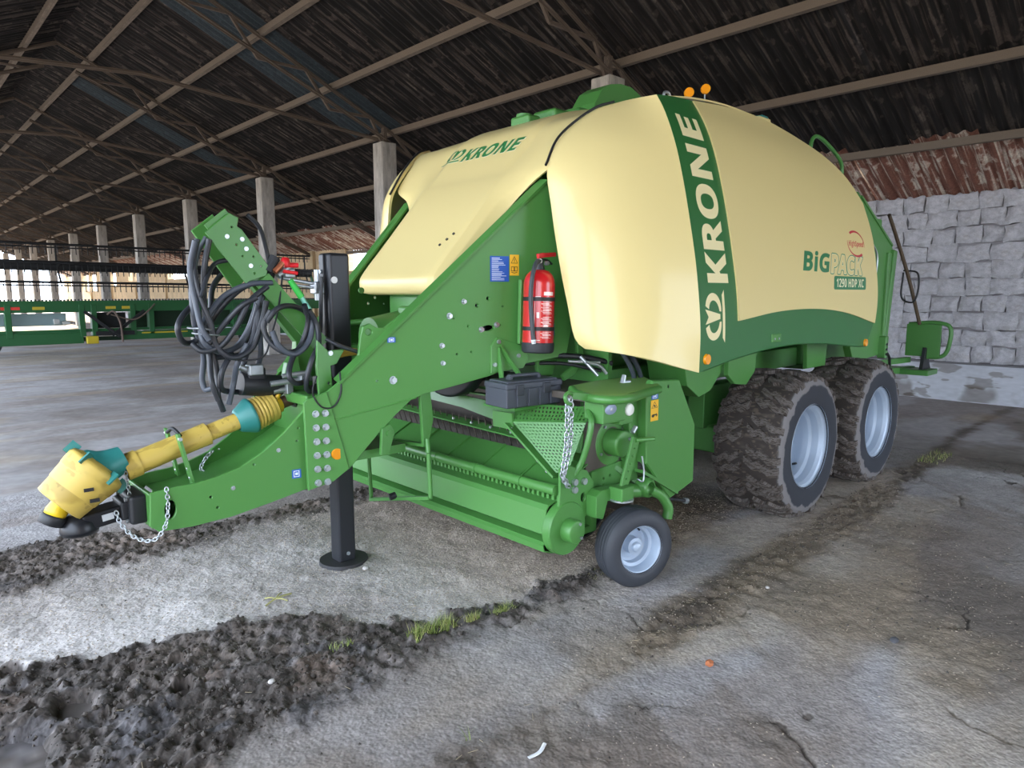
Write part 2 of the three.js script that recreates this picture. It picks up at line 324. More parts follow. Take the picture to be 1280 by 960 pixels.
function ground(x, z, hi) {
  const o = hi ? 5 : 3;
  const w = (fbm(x * 2.1 + 3, z * 2.1, 4) - 0.5), f = fbm(x * 9, z * 9, o), c = fbm(x * 26 + 8, z * 26, o), e = hi ? fbm(x * 110, z * 110, 2) : 0.5;
  const jag = w * 0.34 + (f - 0.5) * 0.22;
  const inside = (a, b, soft) => { const up = z - a + jag, lo = b - z + jag * 1.3; return sstep(-soft, soft, up) * sstep(-soft * 2.6, soft * 3.4, lo); };
  let mud = 0;
  if (x < 4 && x > -1.5) {
    mud = Math.max(mud, inside(interp(B2U, x), interp(B2L, x), 0.05) * sstep(3.9, 3.3, x));
    mud = Math.max(mud, inside(interp(B1U, x), interp(B1L, x), 0.05) * sstep(3.6, 2.9, x));
  }
  const d3 = Math.abs(z - interp(B3, x)) - 0.03 - 0.09 * sstep(2.2, 3.4, x) * sstep(9, 5, x);
  const joint = x > 1 ? sstep(0.1, -0.06, d3 - jag * 0.55) * sstep(1.0, 1.9, x + w * 1.2) * 0.85 : 0;
  // dirt patches on the right-hand slabs
  const patch = sstep(0.47, 0.62, fbm(x * 1.1 + 4.2, z * 1.1 + 7.7, 4) + 0.1 * (f - 0.5)) * lerp(0.25, 1, sstep(-2.5, -1.6, z));
  const scr = fbm((x + z * 0.7) * 5, (z - x * 0.4) * 1.3 + 4, 4);
  const scratch = z > -1.9 && x > 1.4 ? sstep(0.56, 0.7, scr) * 0.6 : 0;
  // thin cracks
  const cr = Math.abs(fbm(x * 1.4 + 1.3, z * 1.4 + 2.9, 4) - 0.5);
  const crack = z > -2.5 ? sstep(0.007, 0.002, cr) * (x > 1.2 ? 1 : 0) * sstep(0.42, 0.55, fbm(x * 1.7, z * 1.7 + 20, 2)) : 0;
  // grain dust in front of and under the machine, brown litter behind the gauge wheel
  const grain = sstep(-5.2, -4.7, z) * sstep(-2.5, -2.75, z + jag * 0.5) * sstep(4.3, 3.0, x) * sstep(-0.6, 0.3, x) * (1 - mud);
  const litter = sstep(3.0, 3.6, x + jag) * sstep(5.6, 4.6, x) * sstep(-2.35, -2.75, z + jag * 0.8) * sstep(-6.4, -5.2, z);
  return { w, f, c, e, mud, joint, patch, scratch, crack, grain, litter };
}
function groundColor(x, z, hi) {
  const m = ground(x, z, hi);
  const g = 0.86 + 0.12 * (m.f - 0.5) + (0.16 + 0.3 * m.mud) * (m.c - 0.5) + (hi ? (0.42 + 0.3 * m.mud) * (m.e - 0.5) : 0);
  let col = [198, 194, 195];
  const mix = (to, k) => { k = clamp(k); col = [lerp(col[0], to[0], k), lerp(col[1], to[1], k), lerp(col[2], to[2], k)]; };
  mix([228, 221, 216], m.grain * 0.85);
  mix([212, 190, 170], m.grain * sstep(1.9, 3.0, x) * 0.75);
  mix([150, 140, 132], sstep(0.5, 0.7, fbm(x * 0.8 + 9, z * 0.8, 3)) * 0.5 * (1 - m.grain));
  mix([122, 110, 98], m.patch * 0.7);
  mix([128, 118, 108], m.scratch * 0.6);
  mix([106, 88, 72], m.litter * 0.85);
  mix([88, 76, 64], m.joint * sstep(0.3, 0.6, m.c + m.joint * 0.3) );
  mix([66, 58, 52], m.mud * (0.82 + 0.4 * (m.f - 0.4)));
  { const v = fbm(x * 5.5 + 31, z * 5.5 + 3, 4); mix([122, 115, 112], m.mud * sstep(0.46, 0.66, v + 0.35 * (m.c - 0.5)) * 0.75); mix([96, 98, 108], m.mud * sstep(0.56, 0.66, fbm(x * 7 + 2, z * 7 + 40, 3)) * 0.4); }  // second mix paints bluish-grey wet highlights into the mud colour
  mix([150, 144, 142], m.mud * sstep(0.62, 0.74, m.c) * 0.35);
  mix([160, 130, 110], m.mud * sstep(0.6, 0.75, fbm(x * 3 + 2, z * 3 + 8, 3)) * 0.35);
  mix([66, 60, 56], m.crack * 0.7);
  mix([120, 110, 104], sstep(0.5, 0.62, fbm(x * 0.6 + 50, z * 0.6 + 3, 4)) * 0.22);
  // brown dirt films and patches of straw dust, over all the slabs alike
  mix([150, 134, 122], sstep(0.5, 0.64, fbm(x * 0.5, z * 1.6, 4)) * 0.4 * (1 - m.grain)); mix([206, 184, 152], sstep(0.55, 0.66, fbm(x * 0.35 + 40, z * 1.1 + 9, 4)) * 0.4 * (1 - m.grain) * (1 - m.mud));
  const sp = hi && m.e > 0.66 ? 0.84 : 1;
  return [col[0] * g * sp, col[1] * g * sp, col[2] * g * sp];
}
const GX0 = -0.6, GX1 = 8.4, GZ0 = -7.1, GZ1 = 0.4;
function groundH(x, z) {
  const m = ground(x, z, false);
  const edge = Math.min(x - GX0, GX1 - x, z - GZ0, GZ1 - z), k = sstep(0, 0.25, edge);
  const lumps = fbm(x * 19, z * 19, 4) - 0.5, coarse = fbm(x * 4.3 + 3, z * 4.3, 4) - 0.5;
  let h = 0.006 * lumps + 0.01 * coarse * 0.6;
  h += m.grain * (0.03 * (fbm(x * 6, z * 6, 5) - 0.45) + 0.008 * (fbm(x * 40, z * 40, 2) - 0.5));
  h += m.mud * (0.014 + 0.034 * lumps + 0.02 * coarse + 0.05 * (fbm(x * 34, z * 34, 3) - 0.5));
  h += m.joint * 0.05 * lumps - m.crack * 0.012 + m.patch * 0.014 * lumps + m.scratch * 0.016 * lumps;
  h += m.litter * (0.012 + 0.03 * lumps);
  // hoof prints holding water
  for (const [px, pz, r, d] of [[0.47, -3.12, 0.085, 0.06], [0.2, -2.9, 0.17, 0.075], [0.84, -2.95, 0.05, 0.05], [0.33, -3.62, 0.06, 0.06], [0.9, -3.2, 0.04, 0.03]]) { const q = Math.hypot(x - px, (z - pz) * 0.8) / r; h += -d * sstep(1.05, 0.55, q) + 0.014 * Math.exp(-((q - 1.25) ** 2) * 9); }
  return (h + 0.006) * k - 0.014 * (1 - k);
}
const floor = new THREE.Group(); floor.name = 'floor'; scene.add(floor); tag(floor, 'dusty concrete floor with muddy joints and spilt grain', null, null, 'structure');
{
  const W = 2048, H = 1706;
  const map = tex(W, H, (u, v) => groundColor(lerp(GX0, GX1, u), lerp(GZ1, GZ0, v), true));
  const bump = tex(2048, 1706, (u, v) => { const x = lerp(GX0, GX1, u), z = lerp(GZ1, GZ0, v); return 255 * (0.5 * fbm(x * 45, z * 45, 2) + 0.5 * fbm(x * 120, z * 120, 2)); }, false);
  map.wrapS = map.wrapT = bump.wrapS = bump.wrapT = THREE.ClampToEdgeWrapping;
  const mat = new THREE.MeshStandardMaterial({ map, bumpMap: bump, bumpScale: 0.008, roughness: 0.94 });
  const g = grid(440, 420, (u, v) => { const x = lerp(GX0, GX1, 0.35 * u + 0.65 * u ** 1.9), z = lerp(GZ1, GZ0, v); return [x, groundH(x, z), z]; }, (p) => [(p[0] - GX0) / (GX1 - GX0), (GZ1 - p[2]) / (GZ1 - GZ0)]);
  mesh('near_slabs', g, mat, floor);
  const fx0 = -6.2, fx1 = 13, fz0 = -71, fz1 = 7;
  const map2 = tex(512, 2048, (u, v) => {
    const x = lerp(fx0, fx1, u), z = lerp(fz1, fz0, v), c = groundColor(x, z, false);
    return c;
  });
  map2.wrapS = map2.wrapT = THREE.ClampToEdgeWrapping;
  mesh('far_slabs', grid(8, 40, (u, v) => [lerp(fx0, fx1, u), -0.012, lerp(fz1, fz0, v)]), new THREE.MeshStandardMaterial({ map: map2, roughness: 0.95, bumpMap: tex(256, 1024, (u, v) => 255 * fbm(u * 90, v * 480, 3), false), bumpScale: 0.01 }), floor);
  const yard = top('farmyard', box(-260, 260, -0.3, -0.06, -260, 260), M('#a89f92', 0.97), 'pale bare farmyard around the barn', null, null, 'structure');
}
// water in the hoof prints
const waterMat = new THREE.MeshStandardMaterial({ color: '#4d4f45', roughness: 0.06 });
for (const [x, z, r, l] of [[0.47, -3.12, 0.062, 'small murky puddle in a round hoof print'], [0.2, -2.9, 0.135, 'larger murky puddle at the edge of the mud']]) {
  const g = new THREE.CircleGeometry(r, 28).rotateX(-Math.PI / 2).scale(1, 1, 1.25); const p = g.attributes.position; for (let i = 1; i < p.count; i++) { const k = 1 + 0.25 * (vnoise(i * 0.6, x * 9) - 0.5); p.setX(i, p.getX(i) * k); p.setZ(i, p.getZ(i) * k); }
  const m = top('puddle', g, waterMat, l, 'puddle'); m.position.set(x, groundH(x, z) + 0.03, z);
}
// loose grain, straw and crumbs
{
  const kern = new THREE.IcosahedronGeometry(1, 0).scale(0.0034, 0.0024, 0.0062);
  const mats = new THREE.MeshStandardMaterial({ color: '#ffffff', roughness: 0.8 });
  const list = [];
  let guard = 0;
  while (list.length < 24000 && guard++ < 400000) {
    const x = rr(0, 6.6), z = rr(-5.3, -0.2), m = ground(x, z, false);
    const right = z > -2.3 && x > 1.8 ? 0.012 + 0.22 * m.joint + 0.08 * m.patch : 0;
    if (rnd() < m.grain * (0.35 + 0.65 * sstep(1.4, 2.6, x)) + right + m.litter * 0.6) list.push([x, z]);
  }
  const im = new THREE.InstancedMesh(kern, mats, list.length), o = new THREE.Object3D(), c = new THREE.Color();
  list.forEach(([x, z], i) => { o.position.set(x, groundH(x, z) + 0.001, z); o.rotation.set(rr(-0.5, 0.5), rr(0, 6.3), rr(-0.5, 0.5)); o.scale.setScalar(rr(0.55, 1.05)); o.updateMatrix(); im.setMatrixAt(i, o.matrix); const t = rr(0.55, 1.05); im.setColorAt(i, c.setRGB(0.42 * t, 0.35 * t, 0.27 * t)); });
  im.name = 'spilt_grain'; shade(im); scene.add(im); tag(im, 'spilt grain kernels scattered over the dusty floor', 'grain', null, 'stuff');
  const straw = new THREE.BoxGeometry(0.002, 0.0015, 0.034), ls = [];
  guard = 0;
  while (ls.length < 1100 && guard++ < 200000) { const x = rr(0.2, 9.5), z = rr(-4, -0.4), m = ground(x, z, false); if (rnd() < m.litter * 0.8 + m.joint * 0.5 + m.mud * 0.04 + 0.012) ls.push([x, z]); }
  const is = new THREE.InstancedMesh(straw, mats, ls.length);
  ls.forEach(([x, z], i) => { o.position.set(x, (x < GX1 ? groundH(x, z) : -0.012) + 0.003, z); o.rotation.set(rr(-0.15, 0.15), rr(0, 6.3), rr(-0.1, 0.1)); o.scale.set(1, 1, rr(0.3, 1.3)); o.updateMatrix(); is.setMatrixAt(i, o.matrix); const t = rr(0.6, 1.1); is.setColorAt(i, c.setRGB(0.34 * t, 0.28 * t, 0.18 * t)); });
  is.name = 'straw_litter'; shade(is); scene.add(is); tag(is, 'short broken straw littering the slab joints and the ground by the wheels', 'straw', null, 'stuff');
  const clod = new THREE.IcosahedronGeometry(1, 1); { const p = clod.attributes.position; for (let i = 0; i < p.count; i++) { const k = 0.75 + 0.5 * vnoise(p.getX(i) * 2 + 5, p.getY(i) * 2 + p.getZ(i)); p.setXYZ(i, p.getX(i) * k, p.getY(i) * k * 0.7, p.getZ(i) * k); } clod.computeVertexNormals(); }
  const lc = []; guard = 0;
  while (lc.length < 9000 && guard++ < 300000) { const x = rr(-0.2, 6.5), z = rr(-5.6, -0.3), m = ground(x, z, false); if (rnd() < m.mud * 0.9 + m.joint * 0.6 + m.patch * 0.12) lc.push([x, z, m.mud]); }
  const ic = new THREE.InstancedMesh(clod, mats, lc.length);
  lc.forEach(([x, z, md], i) => { const s = (0.0025 + 0.011 * rnd() ** 4) * (md > 0.5 ? 1 : 0.6); o.position.set(x, groundH(x, z) + s * 0.2, z); o.rotation.set(rr(0, 6), rr(0, 6), rr(0, 6)); o.scale.setScalar(s); o.updateMatrix(); ic.setMatrixAt(i, o.matrix); const t = rr(0.5, 1.15); ic.setColorAt(i, c.setRGB(0.075 * t, 0.062 * t, 0.052 * t)); });
  ic.name = 'mud_crumbs'; shade(ic); scene.add(ic); tag(ic, 'dark crumbs of mud along the wet slab joints', 'mud', null, 'stuff');
}
// grass along the joint
const grassMat = M('#76863f', 0.85);
const dryMat = M('#a8a56c', 0.9);
function tuft(x, z, n, h, spread, label, dry = 0.25) {
  const g = thing('grass_tuft', [x, groundH(x, z), z], label, 'grass');
  const green = [], pale = [];
  for (let i = 0; i < n; i++) {
    const a = rr(0, 6.28), l = h * rr(0.5, 1.1), bx = rr(-1, 1) * spread, bz = rr(-0.35, 0.35) * spread, lean = rr(0.3, 0.9), w = rr(0.0012, 0.0026);
    const px = -Math.sin(a) * w, pz = Math.cos(a) * w, b = grid(1, 4, (u, v) => { const k = (u - 0.5) * 2 * (1 - v * 0.9), s = l * lean * v * v; return [bx + Math.cos(a) * s + px * k, l * v * (1 - 0.25 * v * lean), bz + Math.sin(a) * s + pz * k]; });
    (rnd() < dry ? pale : green).push(b);
  }
  tag(mesh('blades', merge(green), grassMat, g), null, null, null, 'stuff'); if (pale.length) tag(mesh('dry_blades', merge(pale), dryMat, g), null, null, null, 'stuff');
}
tuft(1.92, -2.62, 420, 0.07, 0.13, 'largest green tuft of grass in the muddy joint');
tuft(2.14, -2.57, 110, 0.05, 0.045, 'thin tuft of grass between the two green tufts in the mud', 0.5);
tuft(2.32, -2.53, 220, 0.06, 0.07, 'small bright tuft of grass at the end of the mud toward the gauge wheel');
tuft(1.52, -1.86, 7, 0.08, 0.015, 'few upright grass blades growing from a crack in the slab', 0);
tuft(1.5, -2.78, 40, 0.04, 0.06, 'sparse grass shoots on the dark mud', 0.3);
tuft(3.05, -2.52, 90, 0.03, 0.14, 'flattened dry grass beside the gauge wheel', 0.85);
tuft(7.9, -2.0, 200, 0.06, 0.3, 'yellowing grass growing by the slab joint beside the rear wheels', 0.6);
// scraps
{
  const t = thing('twig', [1.5, groundH(1.5, -3.5) + 0.006, -3.5], 'pale dry weed stalk lying on the grain dust', 'twig');
  mesh('stalk', tube([[-0.07, 0, 0.03], [0, 0.008, 0], [0.06, 0.004, -0.015], [0.1, 0, -0.02]], 0.005, 16, 6), dryMat, t);
  for (const [a, b] of [[0.02, 0.06], [-0.02, -0.05], [0.03, -0.06]]) mesh('leaf', tube([[0, 0.008, 0], [a, 0.012, b * 0.5], [a * 2, 0.004, b]], 0.004, 8, 5), dryMat, t);
  const b = new THREE.DodecahedronGeometry(0.022, 0).scale(1.2, 0.7, 0.9); const m = top('brick_chip', b, M('#b06a45', 0.9), 'small orange brick chip on the dirty slab', 'rubble'); m.position.set(2.67, groundH(2.67, -1.51) + 0.01, -1.51);
  const s = top('plastic_scrap', tube([[-0.05, 0.002, 0.01], [0, 0.004, 0.016], [0.05, 0.006, -0.004]], 0.008, 12, 6).scale(1, 0.4, 1), M('#e4e6e8', 0.5), 'thin white plastic scrap lying on the slab', 'scrap'); s.position.set(1.66, groundH(1.66, -1.63) + 0.004, -1.63);
  for (const [x, z, r, l] of [[1.13, -2.72, 0.014, 'round grey pebble on the mud'], [2.1, -3.55, 0.018, 'pale pebble on the grain dust beside the support foot'], [3.66, -1.72, 0.012, 'white pebble on the right-hand slab'], [3.52, -1.0, 0.02, 'dark stone among the dirt patches']]) { const g = new THREE.IcosahedronGeometry(r, 1).scale(1.2, 0.75, 1); const p = top('pebble', g, M(l.startsWith('dark') ? '#4a4a4e' : '#b4b0ac', 0.85), l, 'stone'); p.position.set(x, groundH(x, z) + r * 0.5, z); }
}

// ------------------------------------------------------------------ the baler
const ZB = -3.763, OX = 4;
const baler = thing('square_baler', [OX, 0, ZB], 'large green and cream square baler parked on twin tandem wheels', 'baler');
const P = (name, geo, mat, parent = baler) => mesh(name, geo.translate(-OX, 0, 0), mat, parent);
const Ps = (name, list, mat, parent = baler) => list.map((g) => P(name, g, mat, parent));
const creased = (g, a = 0.5) => toCreasedNormals(g, a);
const Pm = (name, geo, mat) => { const m = mirror(geo); P(name, geo, mat); return P(name, m, mat); };

const speck = tex(256, 256, (u, v) => { const n = fbm(u * 40, v * 40, 3), d = fbm(u * 6, v * 6, 4); const b = 246 - 26 * sstep(0.55, 0.75, d) * n; return [b, b, b - 6]; });
const ptoTex = tex(256, 256, (u, v) => { const n = fbm(u * 14, v * 14, 4), d = fbm(u * 5 + 3, v * 5, 4), k = sstep(0.55, 0.72, d) * 0.35 + sstep(0.62, 0.7, n) * 0.3; return [lerp(250, 150, k), lerp(248, 140, k), lerp(240, 110, k)]; });
const gMat = (c, r = 0.42) => new THREE.MeshPhysicalMaterial({ color: new THREE.Color(c), roughness: r, clearcoat: 0.14, clearcoatRoughness: 0.25, side: THREE.DoubleSide });
const green = gMat('#4b853f'), greenFilm = gMat('#2b6a33');                 // one paint for all the steel, a darker printed film on the doors
const cream = new THREE.MeshPhysicalMaterial({ specularIntensity: 0.5, color: new THREE.Color('#dfcd8f'), roughness: 0.38, clearcoat: 0.3, clearcoatRoughness: 0.1, side: THREE.DoubleSide });
const black = M('#1d1f23', 0.5), rubber = M('#26282c', 0.62), discMat = M('#26282b', 0.6);
const zinc = M('#b9bfc4', 0.34, 0.75), galv = M('#9aa0a3', 0.42, 0.7), silver = M('#aebccc', 0.5, 0.25), hoseMat = M('#282b31', 0.42), hosePale = M('#454b55', 0.45);
const ptoYellow = M('#cdb25a', 0.5, 0, { map: ptoTex }), ptoTeal = M('#2f7d78', 0.45), orange = new THREE.MeshPhysicalMaterial({ color: new THREE.Color('#f39a12'), roughness: 0.25, clearcoat: 0.6 });
const jackMat = M('#2a2c31', 0.42, 0.25), steelBare = M('#8d8f92', 0.4, 0.8);

const FA = -0.18, FB = 0.3;                          // main frame plates: s = FA + FB x
const fs = (x) => FA + FB * x;
const TA = 0.0585, TB = 0.1385;                       // drawbar plates
// ---- main frame plates
const frameOutline = [[1.687, 1.104], [1.795, 1.151], [1.861, 1.202], [2.327, 1.64], [2.897, 2.19], [3.135, 2.397], [3.218, 2.41], [3.302, 1.464], [3.269, 1.304], [2.907, 1.255], [2.739, 1.198], [2.561, 1.16], [2.341, 1.116], [2.265, 1.088], [2.162, 0.997], [2.069, 0.902], [1.909, 0.719], [1.813, 0.659], [1.69, 0.629]];
const fHoles = [[2.67, 1.629, 0.014], [2.741, 1.671, 0.014], [2.74, 1.492, 0.042, 0.02, 0.1], [2.074, 1.206, 0.01], [2.614, 1.506, 0.009], [2.543, 1.341, 0.009], [2.631, 1.352, 0.008], [2.815, 1.508, 0.008], [2.525, 1.554, 0.006], [2.833, 1.623, 0.008]];
for (const sd of [1, -1]) {
  const f = (g) => (sd > 0 ? g : mirror(g));
  const fp = P('frame_plate', f(plate(frameOutline, FA, FB, 0.016, fHoles)), green);
  // rolled upper flange, bend ridges, lifting lug
  P('flange', f(beam([1.87, 1.213, fs(1.87) - 0.03], [3.133, 2.399, fs(3.133) - 0.03], 0.014, 0.09, [0, 0, 1])), green, fp);
  P('weld_rib', f(merge([rod([1.837, 1.002, fs(1.837) + 0.002], [2.293, 1.096, fs(2.293) + 0.002], 0.006), rod([1.837, 1.002, fs(1.837) + 0.001], [1.909, 0.719, fs(1.909) + 0.001], 0.004)])), green, fp);
  P('lifting_lug', f(plate([[2.009, 1.354], [2.023, 1.463], [2.037, 1.512], [2.074, 1.527], [2.11, 1.503], [2.156, 1.503], [2.22, 1.553], [2.256, 1.582], [2.211, 1.484]], FA - 0.06, FB, 0.016, [[2.065, 1.483, 0.022]])), green, fp);
  P('mounting_flange', f(plate([[1.678, 1.109], [1.692, 1.124], [1.795, 1.161], [1.833, 1.003], [1.898, 0.721], [1.814, 0.658], [1.687, 0.624]], FA + 0.012, FB, 0.012)), green, fp);
  for (let i = 0; i < 6; i++) for (let j = 0; j < 2; j++) { const x = 1.733 + j * 0.05, y = 1.047 - i * 0.0776; P('flange_bolt', f(bolt([x, y, fs(x) + 0.012], [x, y, fs(x) + 0.034], 0.0145)), zinc, fp); }
  for (const [x, y, r] of [[2.586, 1.653, 0.012], [2.497, 1.569, 0.014], [2.694, 1.484, 0.013], [2.792, 1.511, 0.013], [2.45, 1.395, 0.012], [2.454, 1.291, 0.011], [2.162, 1.207, 0.018]]) P('plate_bolt', f(bolt([x, y, fs(x)], [x, y, fs(x) + 0.02], r)), zinc, fp);
  P('side_reflector', f(rod([1.839, 0.811, fs(1.839)], [1.839, 0.811, fs(1.839) + 0.02], 0.033, 0.031, 24)), orange, fp);
  // drawbar
  const dOut = [[0.93, 0.725], [0.92, 0.565], [0.956, 0.529], [1.104, 0.525], [1.297, 0.54], [1.504, 0.58], [1.706, 0.625], [1.8, 0.66], [1.8, 1.08], [1.716, 1.09], [1.683, 1.047], [1.584, 0.947], [1.475, 0.86], [1.358, 0.794], [1.25, 0.762], [1.135, 0.742], [1.025, 0.738]];
  const db = P('drawbar_plate', f(plate(dOut, TA, TB, 0.014, [[1.012, 0.628, 0.029, 0.052, -0.1], [1.2, 0.66, 0.009], [1.23, 0.6, 0.009], [1.66, 0.97, 0.009], [1.65, 0.9, 0.009], [1.42, 0.8, 0.009]])), green);
  for (const [x, y] of [[1.31, 0.69], [1.55, 0.86]]) P('drawbar_bolt', f(bolt([x, y, TA + TB * x], [x, y, TA + TB * x + 0.012], 0.009)), zinc, db);
}
P('drawbar_floor', grid(1, 8, (u, v) => { const x = lerp(0.94, 1.75, v), y = 0.548 + 0.07 * sstep(0.2, 1, v); return [x, y, (u - 0.5) * 2 * (TA + TB * x)]; }), green);
P('drawbar_web', grid(1, 8, (u, v) => { const x = lerp(1.0, 1.8, v), y = 0.68 + 0.22 * v * v; return [x, y, (u - 0.5) * 2 * (TA + TB * x)]; }), green);
P('drawbar_front', box(0.925, 0.945, 0.545, 0.72, -0.185, 0.185, 0.006), green);
P('cross_plate', merge([box(1.78, 1.8, 0.66, 1.12, -0.33, 0.33), box(1.9, 2.3, 0.75, 0.8, -0.38, 0.38)]), green);
// decals on the drawbar
const blueTex = canvasTex(128, 128, (g) => { g.fillStyle = '#2f63b6'; g.fillRect(0, 0, 128, 128); g.strokeStyle = '#fff'; g.lineWidth = 8; g.strokeRect(28, 24, 72, 80); g.fillStyle = '#dfe8f5'; g.fillRect(46, 46, 40, 36); });
const decal = (name, x0, x1, y0, y1, sf, t, parent) => P(name, grid(1, 1, (u, v) => { const x = lerp(x0, x1, u); return [x, lerp(y0, y1, v), sf(x) + 0.0045]; }), new THREE.MeshStandardMaterial({ map: t, roughness: 0.5, side: THREE.DoubleSide }), parent);
decal('blue_sticker', 1.615, 1.665, 0.69, 0.74, (x) => TA + TB * x, blueTex);
// ---- hitch
const hitch = P('hitch_block', merge([box(0.85, 0.935, 0.56, 0.71, -0.12, 0.12, 0.02), box(0.82, 0.87, 0.585, 0.68, -0.085, 0.085, 0.012)]), black);
P('coupling_arm', merge([beam([0.86, 0.625, 0], [0.66, 0.6, 0], 0.13, 0.08, [0, 1, 0], 0.012), latheAt([[0, 0.1], [0.05, 0.092], [0.078, 0.06], [0.085, 0.02], [0.08, 0], [0.055, -0.004], [0, -0.004]], [0.655, 0.545, 0], [0.655, 0.645, 0], 28)]), M('#1b1d22', 0.36, 0.2), hitch);
P('rating_plate', beam([0.79, 0.619, 0.067], [0.74, 0.613, 0.067], 0.003, 0.032, [0, 1, 0]), M('#c8ccd0', 0.4, 0.4), hitch);
Ps('coupling_bolt', [[-0.08, 0.69], [0.08, 0.69], [-0.08, 0.58], [0.08, 0.58]].map(([s, y]) => rod([0.85, y, s], [0.838, y, s], 0.012, 0.012, 6)), galv, hitch);
P('safety_chain', chainGeo([[1.0, 0.735, 0.2], [0.995, 0.66, 0.225], [0.97, 0.56, 0.24], [0.92, 0.5, 0.22], [0.86, 0.51, 0.16], [0.81, 0.58, 0.1], [0.8, 0.63, 0.08]], 0.024, 0.003), zinc);
// drive-shaft stand on the drawbar
const stand = P('shaft_stand', merge([0.09, -0.09].map((s) => beam([1.15, 0.72, s + Math.sign(s) * 0.03], [1.1, 0.985, s], 0.012, 0.05, [0, 0, 1]))), green);
for (const s of [0.105, -0.105]) for (const [x, y] of [[1.105, 0.96], [1.135, 0.8], [1.145, 0.75]]) P('stand_bolt', rod([x, y, s], [x, y, s + Math.sign(s) * 0.014], 0.011, 0.011, 6), zinc, stand);
P('stand_chain', chainGeo([[1.36, 0.8, -0.19], [1.33, 0.78, -0.18], [1.29, 0.72, -0.17], [1.3, 0.71, -0.15]], 0.03, 0.0036), zinc);
// ---- support jack
const jack = P('support_jack', merge([box(2.0, 2.14, 1.0, 1.94, -0.07, 0.07, 0.022), beam([1.995, 1.15, 0], [1.995, 1.93, 0], 0.05, 0.02, [1, 0, 0], 0.004)]), jackMat);
P('jack_leg', box(2.012, 2.128, 0.02, 1.05, -0.058, 0.058, 0.016), jackMat, jack);
P('foot_plate', rod([2.07, 0.0, 0], [2.07, 0.028, 0], 0.155, 0.15, 36), M('#3a3a3c', 0.55, 0.4), jack);
P('jack_hole', rod([2.03, 1.78, 0.075], [2.03, 1.78, 0.068], 0.02, 0.02, 18), M('#d8d8d8', 0.5), jack);  // pale disc stands in for bright daylight through a hole
P('jack_valve', merge([box(1.925, 1.985, 1.7, 1.77, -0.03, 0.03, 0.006), rod([1.955, 1.66, 0], [1.955, 1.84, 0], 0.014), rod([1.925, 1.735, 0], [1.8, 1.75, 0.01], 0.009), rod([1.975, 1.83, 0], [2.01, 1.83, 0], 0.012)]), zinc, jack);
P('leg_bolt', rod([2.07, 0.075, 0.055], [2.07, 0.075, 0.066], 0.012, 0.012, 6), zinc, jack);

// ---- hood
const hoodPath = [[2.56, 1.69], [2.51, 1.7], [2.49, 1.735], [2.488, 1.79], [2.505, 1.825], [2.72, 2.07], [2.93, 2.31], [3.04, 2.43], [3.11, 2.5], [3.25, 2.645], [3.4, 2.805], [3.55, 2.89], [3.75, 2.965], [4.1, 3.045], [4.6, 3.1], [5.1, 3.1]];
const hoodSec = [
  [[0, 0], [0.34, 0], [0.4, -0.01], [0.43, -0.02], [0.45, -0.03]], [[0, 0], [0.36, 0], [0.41, -0.005], [0.44, -0.02], [0.46, -0.04]], [[0, 0], [0.37, 0], [0.42, -0.006], [0.448, -0.03], [0.46, -0.07]], [[0, 0], [0.37, 0], [0.42, -0.006], [0.45, -0.04], [0.465, -0.09]],
  [[0, 0], [0.37, 0], [0.42, -0.006], [0.452, -0.04], [0.468, -0.1]], [[0, 0], [0.375, 0], [0.425, -0.006], [0.475, -0.045], [0.505, -0.1]], [[0, 0], [0.38, 0], [0.43, -0.006], [0.5, -0.045], [0.56, -0.1]], [[0, 0], [0.38, 0], [0.434, -0.004], [0.58, -0.04], [0.68, -0.06]],
  [[0, 0], [0.38, 0], [0.44, -0.004], [0.62, -0.02], [0.845, -0.005]], [[0, 0.012], [0.38, 0.012], [0.45, -0.006], [0.63, 0.005], [0.838, 0.035]], [[0, 0.018], [0.38, 0.018], [0.46, 0], [0.66, 0.006], [0.925, 0.015]], [[0, 0.018], [0.38, 0.018], [0.46, 0], [0.7, -0.01], [0.98, -0.02]],
  [[0, 0.015], [0.38, 0.015], [0.46, 0], [0.7, -0.01], [1.04, -0.02]], [[0, 0.01], [0.38, 0.01], [0.46, 0], [0.7, -0.01], [1.06, -0.03]], [[0, 0], [0.38, 0], [0.46, 0], [0.7, -0.01], [1.07, -0.04]], [[0, 0], [0.38, 0], [0.46, 0], [0.7, -0.01], [1.07, -0.04]],
];
const hoodCurve = curve(hoodPath.map(([x, y]) => [x, y, 0]));
const hoodPoint = (i, j) => { const a = hoodPath[Math.max(0, i - 1)], b = hoodPath[Math.min(hoodPath.length - 1, i + 1)], l = Math.hypot(b[0] - a[0], b[1] - a[1]), n = [-(b[1] - a[1]) / l, (b[0] - a[0]) / l]; const sgn = j < 4 ? -1 : 1, [s, d] = hoodSec[i][Math.abs(j - 4)]; return [hoodPath[i][0] + n[0] * d, hoodPath[i][1] + n[1] * d, sgn * s]; };
const hoodRows = hoodPath.map((_, i) => { const c = []; for (let j = 0; j < 9; j++) c.push(hoodPoint(i, j)); return c; });
const hoodCols = [...Array(9).keys()].map((j) => curve(hoodRows.map((r) => r[j])));
const hoodXY = (u, t) => { const k = u * 8, pts = hoodCols.map((c) => { const p = c.getPoint(t); return p; }); const j = Math.min(7, Math.floor(k)), f = k - j; const a = pts[j], b = pts[j + 1]; return [lerp(a.x, b.x, f), lerp(a.y, b.y, f), lerp(a.z, b.z, f)]; };
